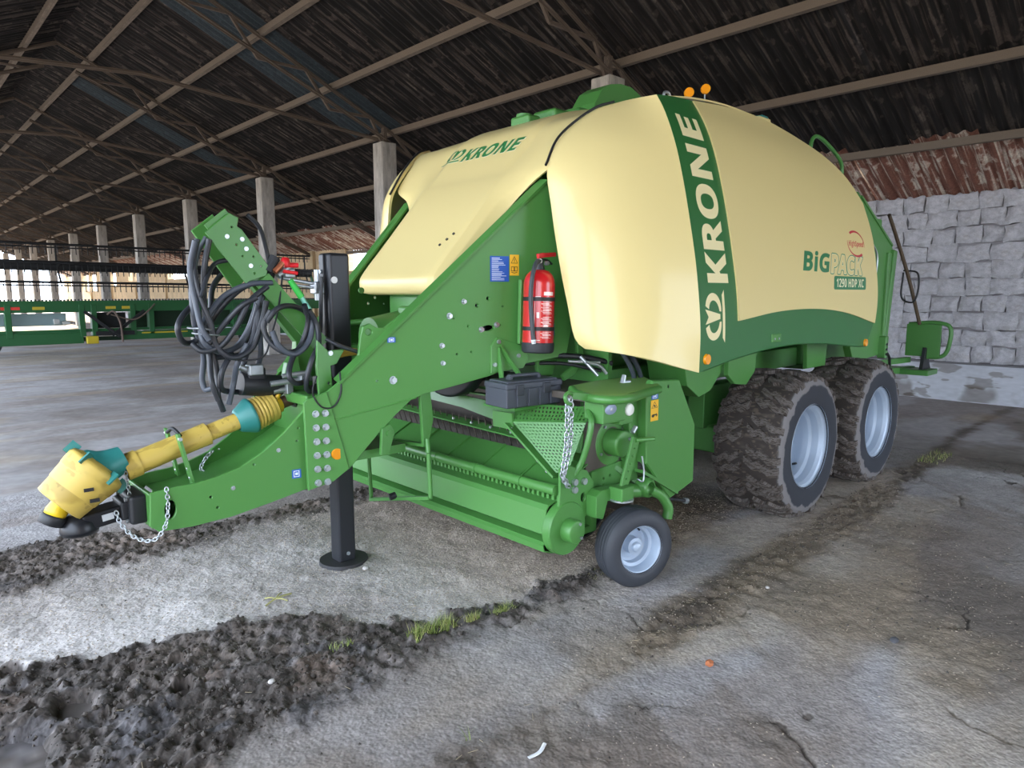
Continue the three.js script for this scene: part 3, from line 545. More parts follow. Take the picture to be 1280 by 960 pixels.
const crown = (g, w) => {                               // crown emblem in a box w x w*0.42
  const h = w * 0.46; g.save(); g.scale(w, h);
  for (const k of [1, -1]) { g.save(); g.translate(0.5, 0); g.scale(k, 1); g.beginPath(); g.moveTo(-0.09, 0.8); g.bezierCurveTo(-0.5, 0.86, -0.56, 0.1, -0.2, -0.02); g.lineTo(-0.14, 0.16); g.bezierCurveTo(-0.36, 0.2, -0.36, 0.62, -0.1, 0.7); g.closePath(); g.fill(); g.restore(); }
  g.beginPath(); g.moveTo(0.36, -0.04); g.lineTo(0.5, 0.12); g.lineTo(0.64, -0.04); g.lineTo(0.545, 0.74); g.lineTo(0.455, 0.74); g.closePath(); g.fill();
  g.beginPath(); g.moveTo(0.0, 1.0); g.lineTo(0.1, 0.87); g.lineTo(0.9, 0.87); g.lineTo(1.0, 1.0); g.closePath(); g.fill(); g.restore();
};
const wide = (g, text, x, y, w, h, font = 'sans-serif', wt = '900') => { g.save(); g.font = `${wt} 200px ${font}`; g.textBaseline = 'alphabetic'; const m = g.measureText(text); const asc = m.actualBoundingBoxAscent, l = m.actualBoundingBoxLeft, ww = m.actualBoundingBoxRight + l; g.translate(x, y); g.scale(w / ww, h / asc); g.fillText(text, l, 0); g.restore(); };
const hood = P('hood', solidGrid(64, 90, (u, v) => hoodXY(u, v), 0.012), cream);
// the name on the upper hood, as a thin film following the hood
{
  const t = canvasTex(1024, 256, (g, w, h) => { g.clearRect(0, 0, w, h); g.fillStyle = g.strokeStyle = '#f4ecc8'; g.save(); g.translate(6, 8); g.translate(18, 20); g.transform(1, 0, -0.28, 1, 50, 0); g.save(); g.scale(1, 1.25); crown(g, 250); g.restore(); wide(g, 'KRONE', 275, 158, 640, 140); g.restore(); g.fillStyle = g.strokeStyle = '#2e7d43'; g.save(); g.translate(18, 20); g.transform(1, 0, -0.28, 1, 50, 0); g.save(); g.scale(1, 1.25); crown(g, 250); g.restore(); wide(g, 'KRONE', 275, 158, 640, 140); g.restore(); });
  const tAt = (y) => { let a = 0, b = 1; for (let i = 0; i < 40; i++) { const m = (a + b) / 2; if (hoodXY(0.5, m)[1] < y) a = m; else b = m; } return a; };
  const t0 = tAt(2.6), t1 = tAt(2.77);
  // s from -0.5 to 0.43; the hood is flat across there apart from the plateau shoulder
  const uOf = (s) => { const w = hoodSec[9]; const a = Math.abs(s), sg = Math.sign(s) || 1; for (let i = 0; i < 4; i++) if (a <= w[i + 1][0]) return 0.5 + sg * (i + (a - w[i][0]) / (w[i + 1][0] - w[i][0])) / 8; return 0.5 + sg * 0.5; };
  const g = grid(60, 16, (u, v) => { const q = hoodXY(uOf(lerp(-0.5, 0.43, u)), lerp(t0, t1, v)); return [q[0] - 0.002, q[1] + 0.002, q[2]]; });
  P('name_decal', g, new THREE.MeshStandardMaterial({ map: t, transparent: true, roughness: 0.4, side: THREE.DoubleSide }), hood);
}
Ps('dark_disc', ([[2.66, 0.28], [2.69, 0.315], [2.72, 0.345]].map(([x, s]) => { const y = 1.825 + (x - 2.505) * (0.245 / 0.215); return rod([x - 0.006, y + 0.005, s], [x, y, s], 0.009, 0.009, 10); })), discMat, hood);  // three small dark discs on the hood

// ---- side fairing
const PY = [[1.0, 1.545], [1.25, 1.55], [1.5, 1.55], [1.68, 1.533], [1.85, 1.507], [2.09, 1.46], [2.25, 1.427], [2.4, 1.39], [2.6, 1.335], [2.72, 1.29], [2.82, 1.245], [2.9, 1.2], [2.96, 1.156], [3.05, 1.08]];
const prof = (y) => { let s = 0; for (let k = -2; k <= 2; k++) s += interp(PY, y + k * 0.05); return s / 5; };
const onSide = (l) => l.map(([x, y]) => [x, y, prof(y)]);
const yz = (fn, rear) => (u, v) => { const p = fn(u, v); p[2] = prof(p[1]) - (rear ? 0.5 * Math.max(0, p[0] - 6.2) ** 2 : 0); return p; };
const creamPaint = '#dfcd8f', greenPaint = '#2b6a33';
// front wrap
const frontL = [[3.075, 1.375, 1.13], [3.042, 1.42, 1.09], [3.035, 1.64, 1.023], [3.035, 1.88, 0.956], [3.035, 2.21, 0.886], [3.045, 2.456, 0.842], [3.164, 2.64, 0.838], [3.388, 2.83, 0.932], [3.5, 2.875, 0.99]];
const frontB = [[3.075, 1.375, 1.13], [3.106, 1.37, 1.2], [3.227, 1.345, 1.33], [3.36, 1.31, 1.42], [3.529, 1.257, 1.5], [3.652, 1.222, 1.549]];
const frontR = [[3.652, 1.222], [3.652, 1.5], [3.652, 1.85], [3.652, 2.09], [3.652, 2.4], [3.652, 2.6], [3.652, 2.82], [3.652, 2.915]].map(([x, y]) => [x, y, prof(y)]);
const frontT = [[3.5, 2.875, 0.99], [3.57, 2.898, 1.04], [3.652, 2.915, prof(2.915)]];
const frontFn0 = coons(frontB, frontT, frontL, frontR);
const frontFn = (u, v) => { const p = frontFn0(u, v); const b = 0.1 * Math.sin(Math.PI * Math.pow(u, 0.72)) * sstep(1, 0.72, v) * (0.45 + 0.55 * sstep(0, 0.5, v)); p[0] -= b * 0.66; p[2] += b * 0.75; return p; };
const doorTex = canvasTex(2048, 1304, (g, w, h) => {
  g.fillStyle = creamPaint; g.fillRect(0, 0, w, h);
  const X = (x) => (x - 4.0) / 2.75 * w, Y = (y) => h - (y - 1.35) / 1.75 * h, S = w / 2.75;
  g.fillStyle = '#2e7b50';
  g.save(); g.translate(X(5.1), Y(1.875)); g.transform(1, 0.012, -0.45, 1, 0, 0); wide(g, 'BiG', 0, 0, 0.47 * S, 0.155 * S); g.restore();
  g.save(); g.translate(X(5.59), Y(1.868)); g.transform(1, 0.012, -0.45, 1, 0, 0); g.font = '900 200px sans-serif'; const m = g.measureText('PACK'); g.scale(0.66 * S / m.width, 0.15 * S / m.actualBoundingBoxAscent); g.lineJoin = 'round'; g.lineWidth = 22; g.strokeStyle = '#2e7b50'; g.strokeText('PACK', 0, 0); g.fillStyle = g.strokeStyle = '#f3ecca'; g.lineWidth = 7; g.strokeText('PACK', 0, 0); g.fillStyle = creamPaint; g.fillText('PACK', 0, 0); g.restore();
  g.save(); g.translate(X(5.63), Y(1.733)); g.transform(1, 0.0, -0.3, 1, 0, 0); g.fillStyle = '#2e7b50'; g.beginPath(); g.roundRect(0, -0.108 * S, 0.68 * S, 0.108 * S, 16); g.fill(); g.fillStyle = '#efe7bf'; wide(g, '1290 HDP XC', 0.05 * S, -0.02 * S, 0.58 * S, 0.07 * S, 'sans-serif', '700'); g.restore();
  g.save(); g.translate(X(6.215), Y(2.122)); g.scale(1.75, 1); g.strokeStyle = '#c22a3a'; g.lineCap = 'butt'; const R = 0.105 * S;
  for (const [a, b] of [[-2.2, 0.2], [0.94, 3.34]]) for (let k = 0; k < 14; k++) { const t0 = a + (b - a) * k / 14; g.lineWidth = 0.02 * S * (1 - 0.062 * k); g.beginPath(); g.arc(0, 0, R, t0, t0 + (b - a) / 13); g.stroke(); }
  g.fillStyle = '#c22a3a'; g.restore(); g.save(); g.translate(X(6.05), Y(2.1)); g.transform(1, 0, -0.3, 1, 0, 0); g.fillStyle = '#c22a3a'; wide(g, 'HighSpeed', 0, 0, 0.32 * S, 0.048 * S, 'sans-serif', '700'); g.restore();
});
const stripeTex = canvasTex(560, 2048, (g, w, h) => {
  g.fillStyle = greenPaint; g.fillRect(0, 0, w, h); g.fillStyle = g.strokeStyle = '#efe2ae';
  const S = h / 1.76, Y = (y) => h - (y - 1.22) * S, X = (x) => (x - 3.645) * S * (w / (0.46 * S));
  g.save(); g.translate(X(4.005), Y(1.765)); g.rotate(-Math.PI / 2); wide(g, 'KRONE', 0, 0, 1.05 * S, 0.245 * S * (w / (0.46 * S))); g.restore();
  g.save(); g.translate(X(3.72), Y(1.39)); g.rotate(-Math.PI / 2); g.scale(1, 1.6 * 0.95); crown(g, 0.335 * S); g.restore();
});
const doorMat = cream.clone(); doorMat.color.set('#ffffff'); doorMat.map = doorTex;
const stripeMat = greenFilm.clone(); stripeMat.color.set('#ffffff'); stripeMat.map = stripeTex;
const skirtMat = greenFilm.clone(); skirtMat.color.set(greenPaint);
const stripeFn = yz(coons(onSide([[3.652, 1.222], [3.87, 1.258], [4.1, 1.287]]), onSide([[3.652, 2.915], [3.87, 2.95], [4.1, 2.966]]), onSide([[3.652, 1.222], [3.652, 2], [3.652, 2.915]]), onSide([[4.1, 1.287], [4.1, 2], [4.1, 2.966]])));
const doorFn = yz(coons(onSide([[4.1, 1.525], [4.69, 1.577], [5.334, 1.584], [5.875, 1.543], [6.511, 1.439]]), onSide([[4.1, 2.966], [4.659, 3.02], [5.232, 3.02], [5.857, 2.905], [6.298, 2.724], [6.564, 2.502]]), onSide([[4.1, 1.525], [4.1, 2.2], [4.1, 2.966]]), onSide([[6.511, 1.439], [6.589, 1.686], [6.622, 1.914], [6.638, 2.193], [6.564, 2.502]])));
const skirtFn = yz(coons(onSide([[4.1, 1.287], [4.4, 1.318], [4.698, 1.333], [5.346, 1.324], [6.262, 1.252], [6.374, 1.253]]), onSide([[4.1, 1.525], [4.69, 1.577], [5.334, 1.584], [5.875, 1.543], [6.511, 1.439]]), onSide([[4.1, 1.287], [4.1, 1.4], [4.1, 1.525]]), onSide([[6.374, 1.253], [6.43, 1.33], [6.511, 1.439]])));
const uvDoor = (p) => [(p[0] - 4.0) / 2.75, (p[1] - 1.35) / 1.75], uvStripe = (p) => [(p[0] - 3.645) / 0.46, (p[1] - 1.22) / 1.76];
for (const sd of [1, -1]) {
  const f = (g) => (sd > 0 ? g : mirror(g));
  const ff = P('front_fairing', f(solidGrid(30, 40, frontFn, 0.022)), cream);
  P('dark_seam', f(tube(frontL.slice(5).map(([x, y, q]) => [x - 0.012, y + 0.006, q - 0.004]), 0.008, 30, 6)), black, ff);  // black tube stands in for the shaded gap between hood and fairing
  P('name_stripe', f(solidGrid(6, 40, stripeFn, 0.03, uvStripe)), sd > 0 ? stripeMat : skirtMat);
  P('side_door', f(solidGrid(44, 40, (u, v) => { const p = doorFn(u, v); p[2] += 0.012; return p; }, 0.03, uvDoor)), sd > 0 ? doorMat : cream);
  const sk = P('side_skirt', f(solidGrid(30, 6, skirtFn, 0.03)), skirtMat);
  P('skirt_lip', f(tube(onSide([[3.7, 1.235], [4.1, 1.287], [4.698, 1.333], [5.346, 1.324], [6.262, 1.252], [6.374, 1.253]]).map(([x, y, s]) => [x, y, s - 0.012]), 0.014, 40, 6)), skirtMat, sk);
  for (const [x, y] of [[3.725, 1.3], [6.333, 1.275]]) P('side_reflector', f(rod([x, y, 1.546], [x, y, 1.566], 0.034, 0.031, 24)), orange, sk);
  P('lock_cover', f(box(4.57, 4.71, 1.36, 1.42, 1.54, 1.557, 0.006)), green, sk);
  Ps('lock_screw', [4.61, 4.67].map((x) => f(rod([x, 1.385, 1.556], [x, 1.385, 1.562], 0.008, 0.008, 8))), zinc, sk);
}
// ---- body between the doors
P('roof_deck', merge([box(4.2, 6.7, 2.78, 2.86, -1.06, 1.06, 0.02), box(4.6, 6.4, 2.84, 2.93, -0.9, 0.9, 0.03), box(3.75, 4.5, 2.72, 2.8, -0.95, 0.95)]), green);
P('press_chamber', merge([box(3.55, 8.1, 0.95, 1.95, -0.62, 0.62, 0.03), box(3.55, 4.6, 1.0, 2.7, -0.5, 0.5), box(6.6, 8.0, 1.0, 2.1, -0.9, 0.9, 0.03)]), green);
P('bulkhead', merge([box(3.46, 3.5, 0.95, 2.75, -1.0, 1.0), box(3.3, 3.46, 1.9, 2.6, -0.55, 0.55)]), green);
P('side_chassis', merge([1, -1].map((k) => box(3.5, 6.6, 1.0, 1.18, k > 0 ? 0.72 : -0.84, k > 0 ? 0.84 : -0.72, 0.01))), green);
P('gearbox', merge([box(2.62, 3.3, 1.38, 1.72, -0.28, 0.28, 0.05), rod([2.3, 1.42, 0], [2.7, 1.42, 0], 0.13, 0.2, 28), rod([2.34, 1.72, -0.15], [2.34, 1.72, -0.14], 0.02)]), green);
P('flywheel', merge([lat([[0, -0.06], [0.42, -0.06], [0.44, -0.04], [0.44, 0.04], [0.42, 0.06], [0, 0.06]], 0, 0, 48).rotateY(Math.PI / 2).translate(2.95, 1.42, 0)]), jackMat);
P('belt_cover', box(2.5, 2.75, 1.52, 1.62, 0.02, 0.4, 0.02), green);
P('cross_beam', merge([beam([2.45, 1.3, -0.42], [2.45, 1.3, 0.42], 0.12, 0.12, [0, 1, 0], 0.01), rod([2.35, 1.5, -0.4], [2.6, 1.52, -0.25], 0.02)]), green);
P('input_shaft', merge([rod([1.77, 1.07, 0], [2.7, 1.35, 0], 0.045, 0.045, 18), box(1.95, 2.05, 1.0, 1.2, -0.1, 0.1, 0.01)]), M('#4c4a48', 0.5, 0.6));
P('twine_coil', merge([0, 1, 2].map((i) => tube([[1.9, 1.3 + i * 0.012, 0.2], [2.0, 1.33 + i * 0.012, 0.14], [2.12, 1.34 + i * 0.012, 0.12], [2.2, 1.33, 0.1]], 0.011, 16, 6))), M('#c7a548', 0.8));
// top fittings
const fan = P('knotter_fan', merge([plate([[4.3, 3.08], [4.34, 3.2], [4.42, 3.31], [4.52, 3.37], [4.66, 3.4], [4.8, 3.4], [4.92, 3.36], [5.0, 3.2], [5.04, 3.06]], 0.12, 0, 0.24)]), green);
P('fan_duct', merge([box(3.62, 3.75, 2.92, 3.0, -0.1, 0.1, 0.02), rod([3.72, 3.0, -0.05], [3.72, 3.03, -0.05], 0.06), box(3.85, 4.05, 3.0, 3.08, -0.1, 0.14, 0.03), box(4.05, 4.35, 3.03, 3.11, -0.2, 0.2, 0.03)]), green);
for (const [x, y, s] of [[4.29, 3.045, 1.0], [4.5, 3.11, 1.0]]) { const st = P('marker_stalk', rod([x, 2.9, s], [x, y + 0.01, s], 0.005), zinc); P('marker_reflector', rod([x - 0.004, y + 0.035, s + 0.004], [x - 0.02, y + 0.035, s + 0.02], 0.034, 0.032, 24), orange, st); }
P('lifting_eye', tube([[4.0, 2.95, 1.0], [4.0, 3.03, 1.0], [4.06, 3.03, 1.0], [4.06, 2.95, 1.0]], 0.01, 16, 6), zinc);
P('hinge_bracket', merge([box(5.28, 5.47, 3.0, 3.1, 0.92, 1.02, 0.01), beam([5.45, 3.11, 0.97], [5.7, 2.98, 0.97], 0.03, 0.05, [0, 0, 1])]), cream);
P('hinge_knob', box(5.36, 5.47, 3.09, 3.125, 0.9, 1.0, 0.012), ptoTeal);
P('handrail', tube([[6.28, 2.85, 1.0], [6.29, 3.05, 1.0], [6.35, 3.1, 1.0], [6.46, 3.11, 1.0], [6.9, 2.99, 1.0], [6.99, 2.93, 1.0], [7.0, 2.75, 1.0]], 0.018, 40, 8), green);

// ---- rear tower and bale chute
for (const sd of [1, -1]) {
  const f = (g) => (sd > 0 ? g : mirror(g));
  const tw = P('rear_tower', f(merge([plate([[6.55, 2.6], [6.75, 2.52], [7.5, 2.18], [7.56, 2.1], [7.42, 1.1], [6.7, 1.06], [6.6, 1.2]], 1.33, 0, 0.06), box(7.36, 7.44, 1.08, 2.1, 1.1, 1.36, 0.01)])), green);
  P('tower_edge', f(merge([beam([7.53, 2.13, 1.29], [7.4, 1.12, 1.29], 0.09, 0.16, [0, 0, 1], 0.01), beam([6.62, 2.57, 1.28], [7.5, 2.175, 1.28], 0.02, 0.13, [0, 0, 1])])), green, tw);
  P('door_prop', f(tube([[6.6, 2.32, 1.35], [6.78, 2.2, 1.37], [6.98, 2.06, 1.38], [6.95, 1.75, 1.38], [6.9, 1.4, 1.37]], 0.009, 30, 6)), zinc, tw);
  P('tail_reflector', f(box(7.44, 7.47, 1.35, 1.6, 1.2, 1.33, 0.004)), M('#e0d23a', 0.4), tw);
  P('control_panel', f(box(7.33, 7.4, 1.06, 1.28, 1.32, 1.4, 0.01)), green, tw);
  Ps('control_button', [[1.1, 0.0], [1.15, 0], [1.2, 0], [1.1, 0.04]].map(([y, d]) => f(rod([7.345 + d, y, 1.4], [7.345 + d, y, 1.41], 0.012))), black, tw);
  P('hazard_board', f(box(7.46, 7.48, 1.3, 1.85, 0.95, 1.28, 0.004)), M('#d9d13c', 0.45), tw);
}
P('tower_cross', merge([box(6.9, 7.3, 2.3, 2.42, -1.3, 1.3, 0.02), box(7.2, 7.5, 1.9, 2.0, -1.3, 1.3, 0.02)]), green);
P('tower_horn', merge([plate([[6.85, 2.4], [7.05, 2.68], [7.2, 2.7], [7.3, 2.3]], 0.9, 0, 0.2), rod([7.1, 2.7, 0.8], [7.1, 2.8, 0.8], 0.02)]), green);
P('bale_channel', merge([box(7.2, 8.4, 0.9, 0.96, -0.6, 0.6), box(7.2, 8.4, 0.9, 1.75, -0.64, -0.6), box(7.2, 8.4, 0.9, 1.75, 0.6, 0.64)]), green);
P('bale_chute', merge([beam([7.6, 0.84, 1.0], [8.7, 0.84, 1.25], 0.07, 0.07, [0, 1, 0]), beam([7.6, 0.93, 1.0], [8.55, 0.96, 1.25], 0.06, 0.06, [0, 1, 0]), box(8.4, 8.75, 0.8, 0.86, 0.6, 1.5, 0.01)]), green);
P('chute_bracket', plate([[8.45, 0.82], [8.8, 0.82], [8.72, 0.9], [8.62, 1.08], [8.55, 1.1], [8.5, 0.95]], 1.42, 0, 0.03), black);
P('step_plate', merge([box(8.58, 8.6, 1.0, 1.36, 1.2, 1.55, 0.008)]), green);
P('step_rail', tube([[8.6, 1.36, 1.22], [8.6, 1.38, 1.5], [8.6, 1.34, 1.62], [8.6, 1.15, 1.63], [8.6, 1.02, 1.58], [8.6, 0.99, 1.4]], 0.022, 40, 8), green);
P('light_cable', tube([[7.55, 1.15, 1.3], [7.75, 1.05, 1.3], [7.95, 0.95, 1.25], [8.1, 0.9, 1.2]], 0.014, 20, 6), black);
P('ladder_rail', tube([[7.80, 2.51, 1.19], [8.00, 2.35, 1.19], [8.30, 1.89, 1.26], [8.58, 1.36, 1.33]], 0.02, 20, 6), M('#5a4a3a', 0.8));
P('ladder_hoop', tube([[8.30, 1.95, 1.21], [8.30, 1.92, 1.35], [8.30, 1.61, 1.33], [8.30, 1.64, 1.22], [8.30, 1.93, 1.21]], 0.01, 40, 6), black);

// ---- wheels
const wheelTex = tex(1024, 256, (u, v) => {        // v runs across the tyre from the outer rim, over the tread, to the inner rim
  const n = fbm(u * 60, v * 14, 4), r = fbm(u * 34, v * 3 + 5, 4), p = fbm(u * 200, v * 60, 2);
  const d = Math.min(v, 1 - v);
  const mud = sstep(0.215, 0.235, d + 0.07 * (r - 0.5)) * sstep(0.35, 0.31, d + 0.05 * (n - 0.5));
  const tread = sstep(0.31, 0.35, d + 0.05 * (n - 0.5));
  let c = [44, 47, 54]; const mix = (t, k) => { c = c.map((q, i) => lerp(q, t[i], clamp(k))); };
  mix([126, 122, 120], mud * 0.85); mix([58, 50, 44], tread * 0.9); mix([110, 98, 86], tread * sstep(0.62, 0.72, p) * 0.6); mix([96, 86, 78], tread * sstep(0.55, 0.7, n) * 0.5);
  return c;
});
const tyreMat = new THREE.MeshStandardMaterial({ map: wheelTex, roughness: 0.85, side: THREE.DoubleSide });
const lugTex = tex(512, 256, (u, v) => { const n = fbm(u * 60, v * 20, 4), p = fbm(u * 220, v * 80, 2); const k = sstep(0.45, 0.65, n); return [lerp(92, 58, k) * (0.8 + 0.5 * p), lerp(86, 50, k) * (0.8 + 0.5 * p), lerp(82, 44, k) * (0.8 + 0.5 * p)]; });
const lugMat = new THREE.MeshStandardMaterial({ map: lugTex, roughness: 0.9, side: THREE.DoubleSide });
const TR = 0.54, TW = 0.54;                         // carcass radius, tyre width
const carcass = [[0.315, 0.25], [0.335, 0.262], [0.38, 0.27], [0.43, 0.272], [0.48, 0.266], [0.512, 0.252], [0.53, 0.225], [0.537, 0.15], [0.54, 0.0], [0.537, -0.15], [0.53, -0.225], [0.512, -0.252], [0.48, -0.266], [0.43, -0.272], [0.38, -0.27], [0.335, -0.262], [0.315, -0.25]];
const crownR = (w) => { const a = Math.abs(w); return a < 0.15 ? 0.54 - 0.02 * a : a < 0.225 ? 0.537 - (a - 0.15) * 0.093 : 0.53 - (a - 0.225) * 0.75; };
function lug(th0, side, kind) {
  // zigzag bar from near the middle to the shoulder: centre line in (w, theta)
  const c = kind ? [[0.015, 0], [0.075, 0.085], [0.115, 0.05], [0.185, 0.135], [0.255, 0.13]] : [[0.03, 0.06], [0.1, 0.15], [0.135, 0.11], [0.2, 0.2], [0.262, 0.2]];
  const half = 0.05, hgt = 0.028, pos = [], idx = [], uv = [];
  for (const [w, t] of c) for (const [dt, h] of [[-half * 1.08, -0.01], [-half * 0.92, hgt], [half * 0.92, hgt], [half * 1.08, -0.01]]) {
    const r = crownR(w) + h - (h > 0 ? 0.03 * Math.max(0, w - 0.2) : 0), th = th0 + t + dt; pos.push(r * Math.cos(th), r * Math.sin(th), side * w); uv.push(th * 2, w * 3);
  }
  const n = c.length;
  for (let i = 0; i < n - 1; i++) for (let k = 0; k < 3; k++) { const a = i * 4 + k, b = a + 1, d = a + 4, e = a + 5; idx.push(a, d, b, b, d, e); }
  for (const i of [0, n - 1]) idx.push(i * 4, i * 4 + 1, i * 4 + 2, i * 4, i * 4 + 2, i * 4 + 3);
  const g = new THREE.BufferGeometry(); g.setAttribute('position', new THREE.Float32BufferAttribute(pos, 3)); g.setAttribute('uv', new THREE.Float32BufferAttribute(uv, 2)); g.setIndex(idx);
  const q = g.toNonIndexed(); q.computeVertexNormals(); return q;
}
const lugs = []; for (let i = 0; i < 30; i++) for (const s of [1, -1]) lugs.push(lug(i / 30 * Math.PI * 2 + (s > 0 ? 0 : 0.1), s, i % 2));
const treadGeo = merge(lugs), carcassGeo = lat(carcass, 0, 0, 96);
{ const u = carcassGeo.attributes.uv; }
const rimProfile = [[0.322, 0.262], [0.326, 0.25], [0.316, 0.236], [0.3, 0.225], [0.285, 0.2], [0.278, 0.15], [0.262, 0.13], [0.255, 0.09], [0.262, 0.05], [0.262, -0.03], [0.24, -0.045], [0.235, -0.09], [0.1, -0.09], [0.09, -0.06], [0.085, 0.0], [0, 0.0]];
const rimGeo = creased(lat(rimProfile, 0, 0, 64), 0.35);
for (const [wx, sd] of [[5.1, 1], [6.53, 1], [5.1, -1], [6.53, -1]]) {
  const w = new THREE.Group(); w.name = 'wheel'; baler.add(w); w.position.set(wx - OX, 0.553, sd * 1.385); w.rotation.z = wx; if (sd < 0) w.rotation.y = Math.PI;
  mesh('tyre', carcassGeo, tyreMat, w); mesh('tread', treadGeo, lugMat, w); const rim = mesh('rim', rimGeo, silver, w);
  const bolts = []; for (let i = 0; i < 10; i++) { const a = i * 0.628; bolts.push(rod([0.13 * Math.cos(a), 0.13 * Math.sin(a), -0.05], [0.13 * Math.cos(a), 0.13 * Math.sin(a), -0.025], 0.012, 0.012, 6)); }
  for (const b of bolts) mesh('wheel_nut', b, galv, rim); mesh('valve', rod([0.24, 0.06, 0.06], [0.22, 0.055, 0.1], 0.009), black, w);
}
P('axle', merge([box(4.95, 5.25, 0.4, 0.62, -1.15, 1.15, 0.02), box(6.38, 6.68, 0.4, 0.62, -1.15, 1.15, 0.02), box(4.9, 6.7, 0.6, 0.95, -0.85, -0.7, 0.01), box(4.9, 6.7, 0.6, 0.95, 0.7, 0.85, 0.01)]), green);
Ps('mudguard', [plate([[4.45, 1.26], [4.45, 1.12], [4.55, 1.05], [4.72, 1.03], [4.84, 1.12], [4.86, 1.3]], 1.3, 0, 0.03), plate([[3.95, 1.26], [4.0, 1.08], [4.15, 0.99], [4.3, 1.02], [4.45, 1.16], [4.45, 1.27]], 1.25, 0, 0.3), plate([[5.85, 1.3], [5.88, 1.06], [6.25, 1.06], [6.28, 1.3]], 1.25, 0, 0.03)], green);
P('chamber_ram', merge([rod([4.6, 1.1, 0.9], [5.6, 1.18, 0.9], 0.035), rod([4.9, 1.2, 0.95], [5.7, 1.24, 0.95], 0.025)]), green);
P('bracket_strut', rod([6.75, 1.25, 1.3], [6.78, 1.05, 1.3], 0.022), green);

// ---- pick-up
const PW = 1.26;
const guard = P('wind_guard', (() => {              // folded sheet seen from the front, swept across the width
  const pr = [[2.8, 0.285], [2.68, 0.262], [2.605, 0.288], [2.6, 0.316], [2.612, 0.326], [2.69, 0.338], [2.7, 0.36], [2.63, 0.372], [2.61, 0.38], [2.625, 0.515], [2.64, 0.535], [2.68, 0.545], [2.76, 0.548], [2.83, 0.5]];
  return solidGrid(24, pr.length - 1, (u, v) => { const i = Math.round(v * (pr.length - 1)); return [pr[i][0], pr[i][1], lerp(PW, -PW, u)]; }, 0.008);
})(), green);
guard.geometry = creased(guard.geometry, 0.3);
for (const sd of [1, -1]) {
  const f = (g) => (sd > 0 ? g : mirror(g));
  const dsk = P('end_disc', f(creased(lat([[0, PW - 0.005], [0.146, PW - 0.005], [0.152, PW + 0.003], [0.152, PW + 0.048], [0.146, PW + 0.056], [0, PW + 0.056]], 2.735, 0.4, 48), 0.6)), green);
  P('disc_cap', f(lat([[0.066, PW + 0.05], [0.066, PW + 0.12], [0.058, PW + 0.13], [0, PW + 0.13]], 2.735, 0.395, 32)), green, dsk);
  Ps('cap_bolt', [[2.75, 0.44], [2.76, 0.36]].map(([x, y]) => f(rod([x, y, PW + 0.13], [x, y, PW + 0.138], 0.009, 0.009, 6))), zinc, dsk);
  P('end_plate', f(plate([[2.67, 0.5], [2.68, 0.62], [2.68, 0.745], [2.73, 0.76], [2.9, 0.7], [2.96, 0.62], [2.95, 0.5], [2.88, 0.42], [2.8, 0.36]], PW + 0.045, 0, 0.012, [[2.87, 0.55, 0.022, 0.03, 0]])), green);
  for (const [x, y] of [[2.79, 0.655], [2.79, 0.61], [2.87, 0.645]]) P('plate_bolt', f(rod([x, y, PW + 0.045], [x, y, PW + 0.065], 0.019, 0.019, 12)), zinc);
}
P('crop_roller_tube', rod([2.675, 0.622, -PW], [2.675, 0.622, PW + 0.02], 0.03, 0.03, 20), green);
Ps('tube_band', [-1.0, -0.6, -0.2, 0.2, 0.6, 1.0].map((s) => rod([2.675, 0.622, s - 0.012], [2.675, 0.622, s + 0.012], 0.034, 0.034, 20)), green);
for (let i = 0; i < 7; i++) {                        // pressed deck plates behind the tube, overlapping like shingles
  const w = 2 * PW / 7, a = -PW + i * w;
  P('deck_plate', merge([solidGrid(1, 2, (u, v) => [lerp(2.72, 2.98, v), 0.585 + 0.125 * v, lerp(a + w - 0.012, a + 0.012, u)], 0.006), beam([2.74, 0.6, a + 0.01], [2.97, 0.715, a + 0.01], 0.012, 0.02, [0, 1, 0])]), green);
}
Ps('strip_tooth', [...Array(64).keys()].map((i) => { const s = -PW + 0.05 + i * 0.0392; return box(2.7, 2.735, 0.55, 0.585, s, s + 0.019); }), green);
P('inner_trough', merge([box(2.72, 2.735, 0.5, 0.55, -PW, PW), box(3.0, 3.05, 0.3, 0.66, -PW, PW), box(2.8, 3.0, 0.3, 0.34, -PW, PW)]), green);
for (let i = 0; i < 34; i++) { const s = -1.18 + i * 0.0715; P('spring_tine', tube([[3.06, 0.62, s], [3.03, 0.72, s], [3.0, 0.8, s], [2.99, 0.86, s]], 0.0045, 10, 5), M('#6a625a', 0.5, 0.5)); }
const shadedSteel = M('#5d564f', 0.55, 0.35);                 // bare steel, darkened to paint in the deep shade of the intake
P('pickup_reel', rod([3.25, 0.6, -1.2], [3.25, 0.6, 1.2], 0.16, 0.16, 24), shadedSteel);
P('rotor_housing', merge([box(3.44, 3.47, 0.3, 1.12, -1.22, 1.22), box(2.97, 3.46, 1.08, 1.12, -1.22, 1.22), box(2.97, 3.46, 0.6, 1.1, -1.24, -1.22), box(2.97, 3.46, 0.6, 1.1, 1.22, 1.24)]), shadedSteel);  // top and side panels added to shade the intake
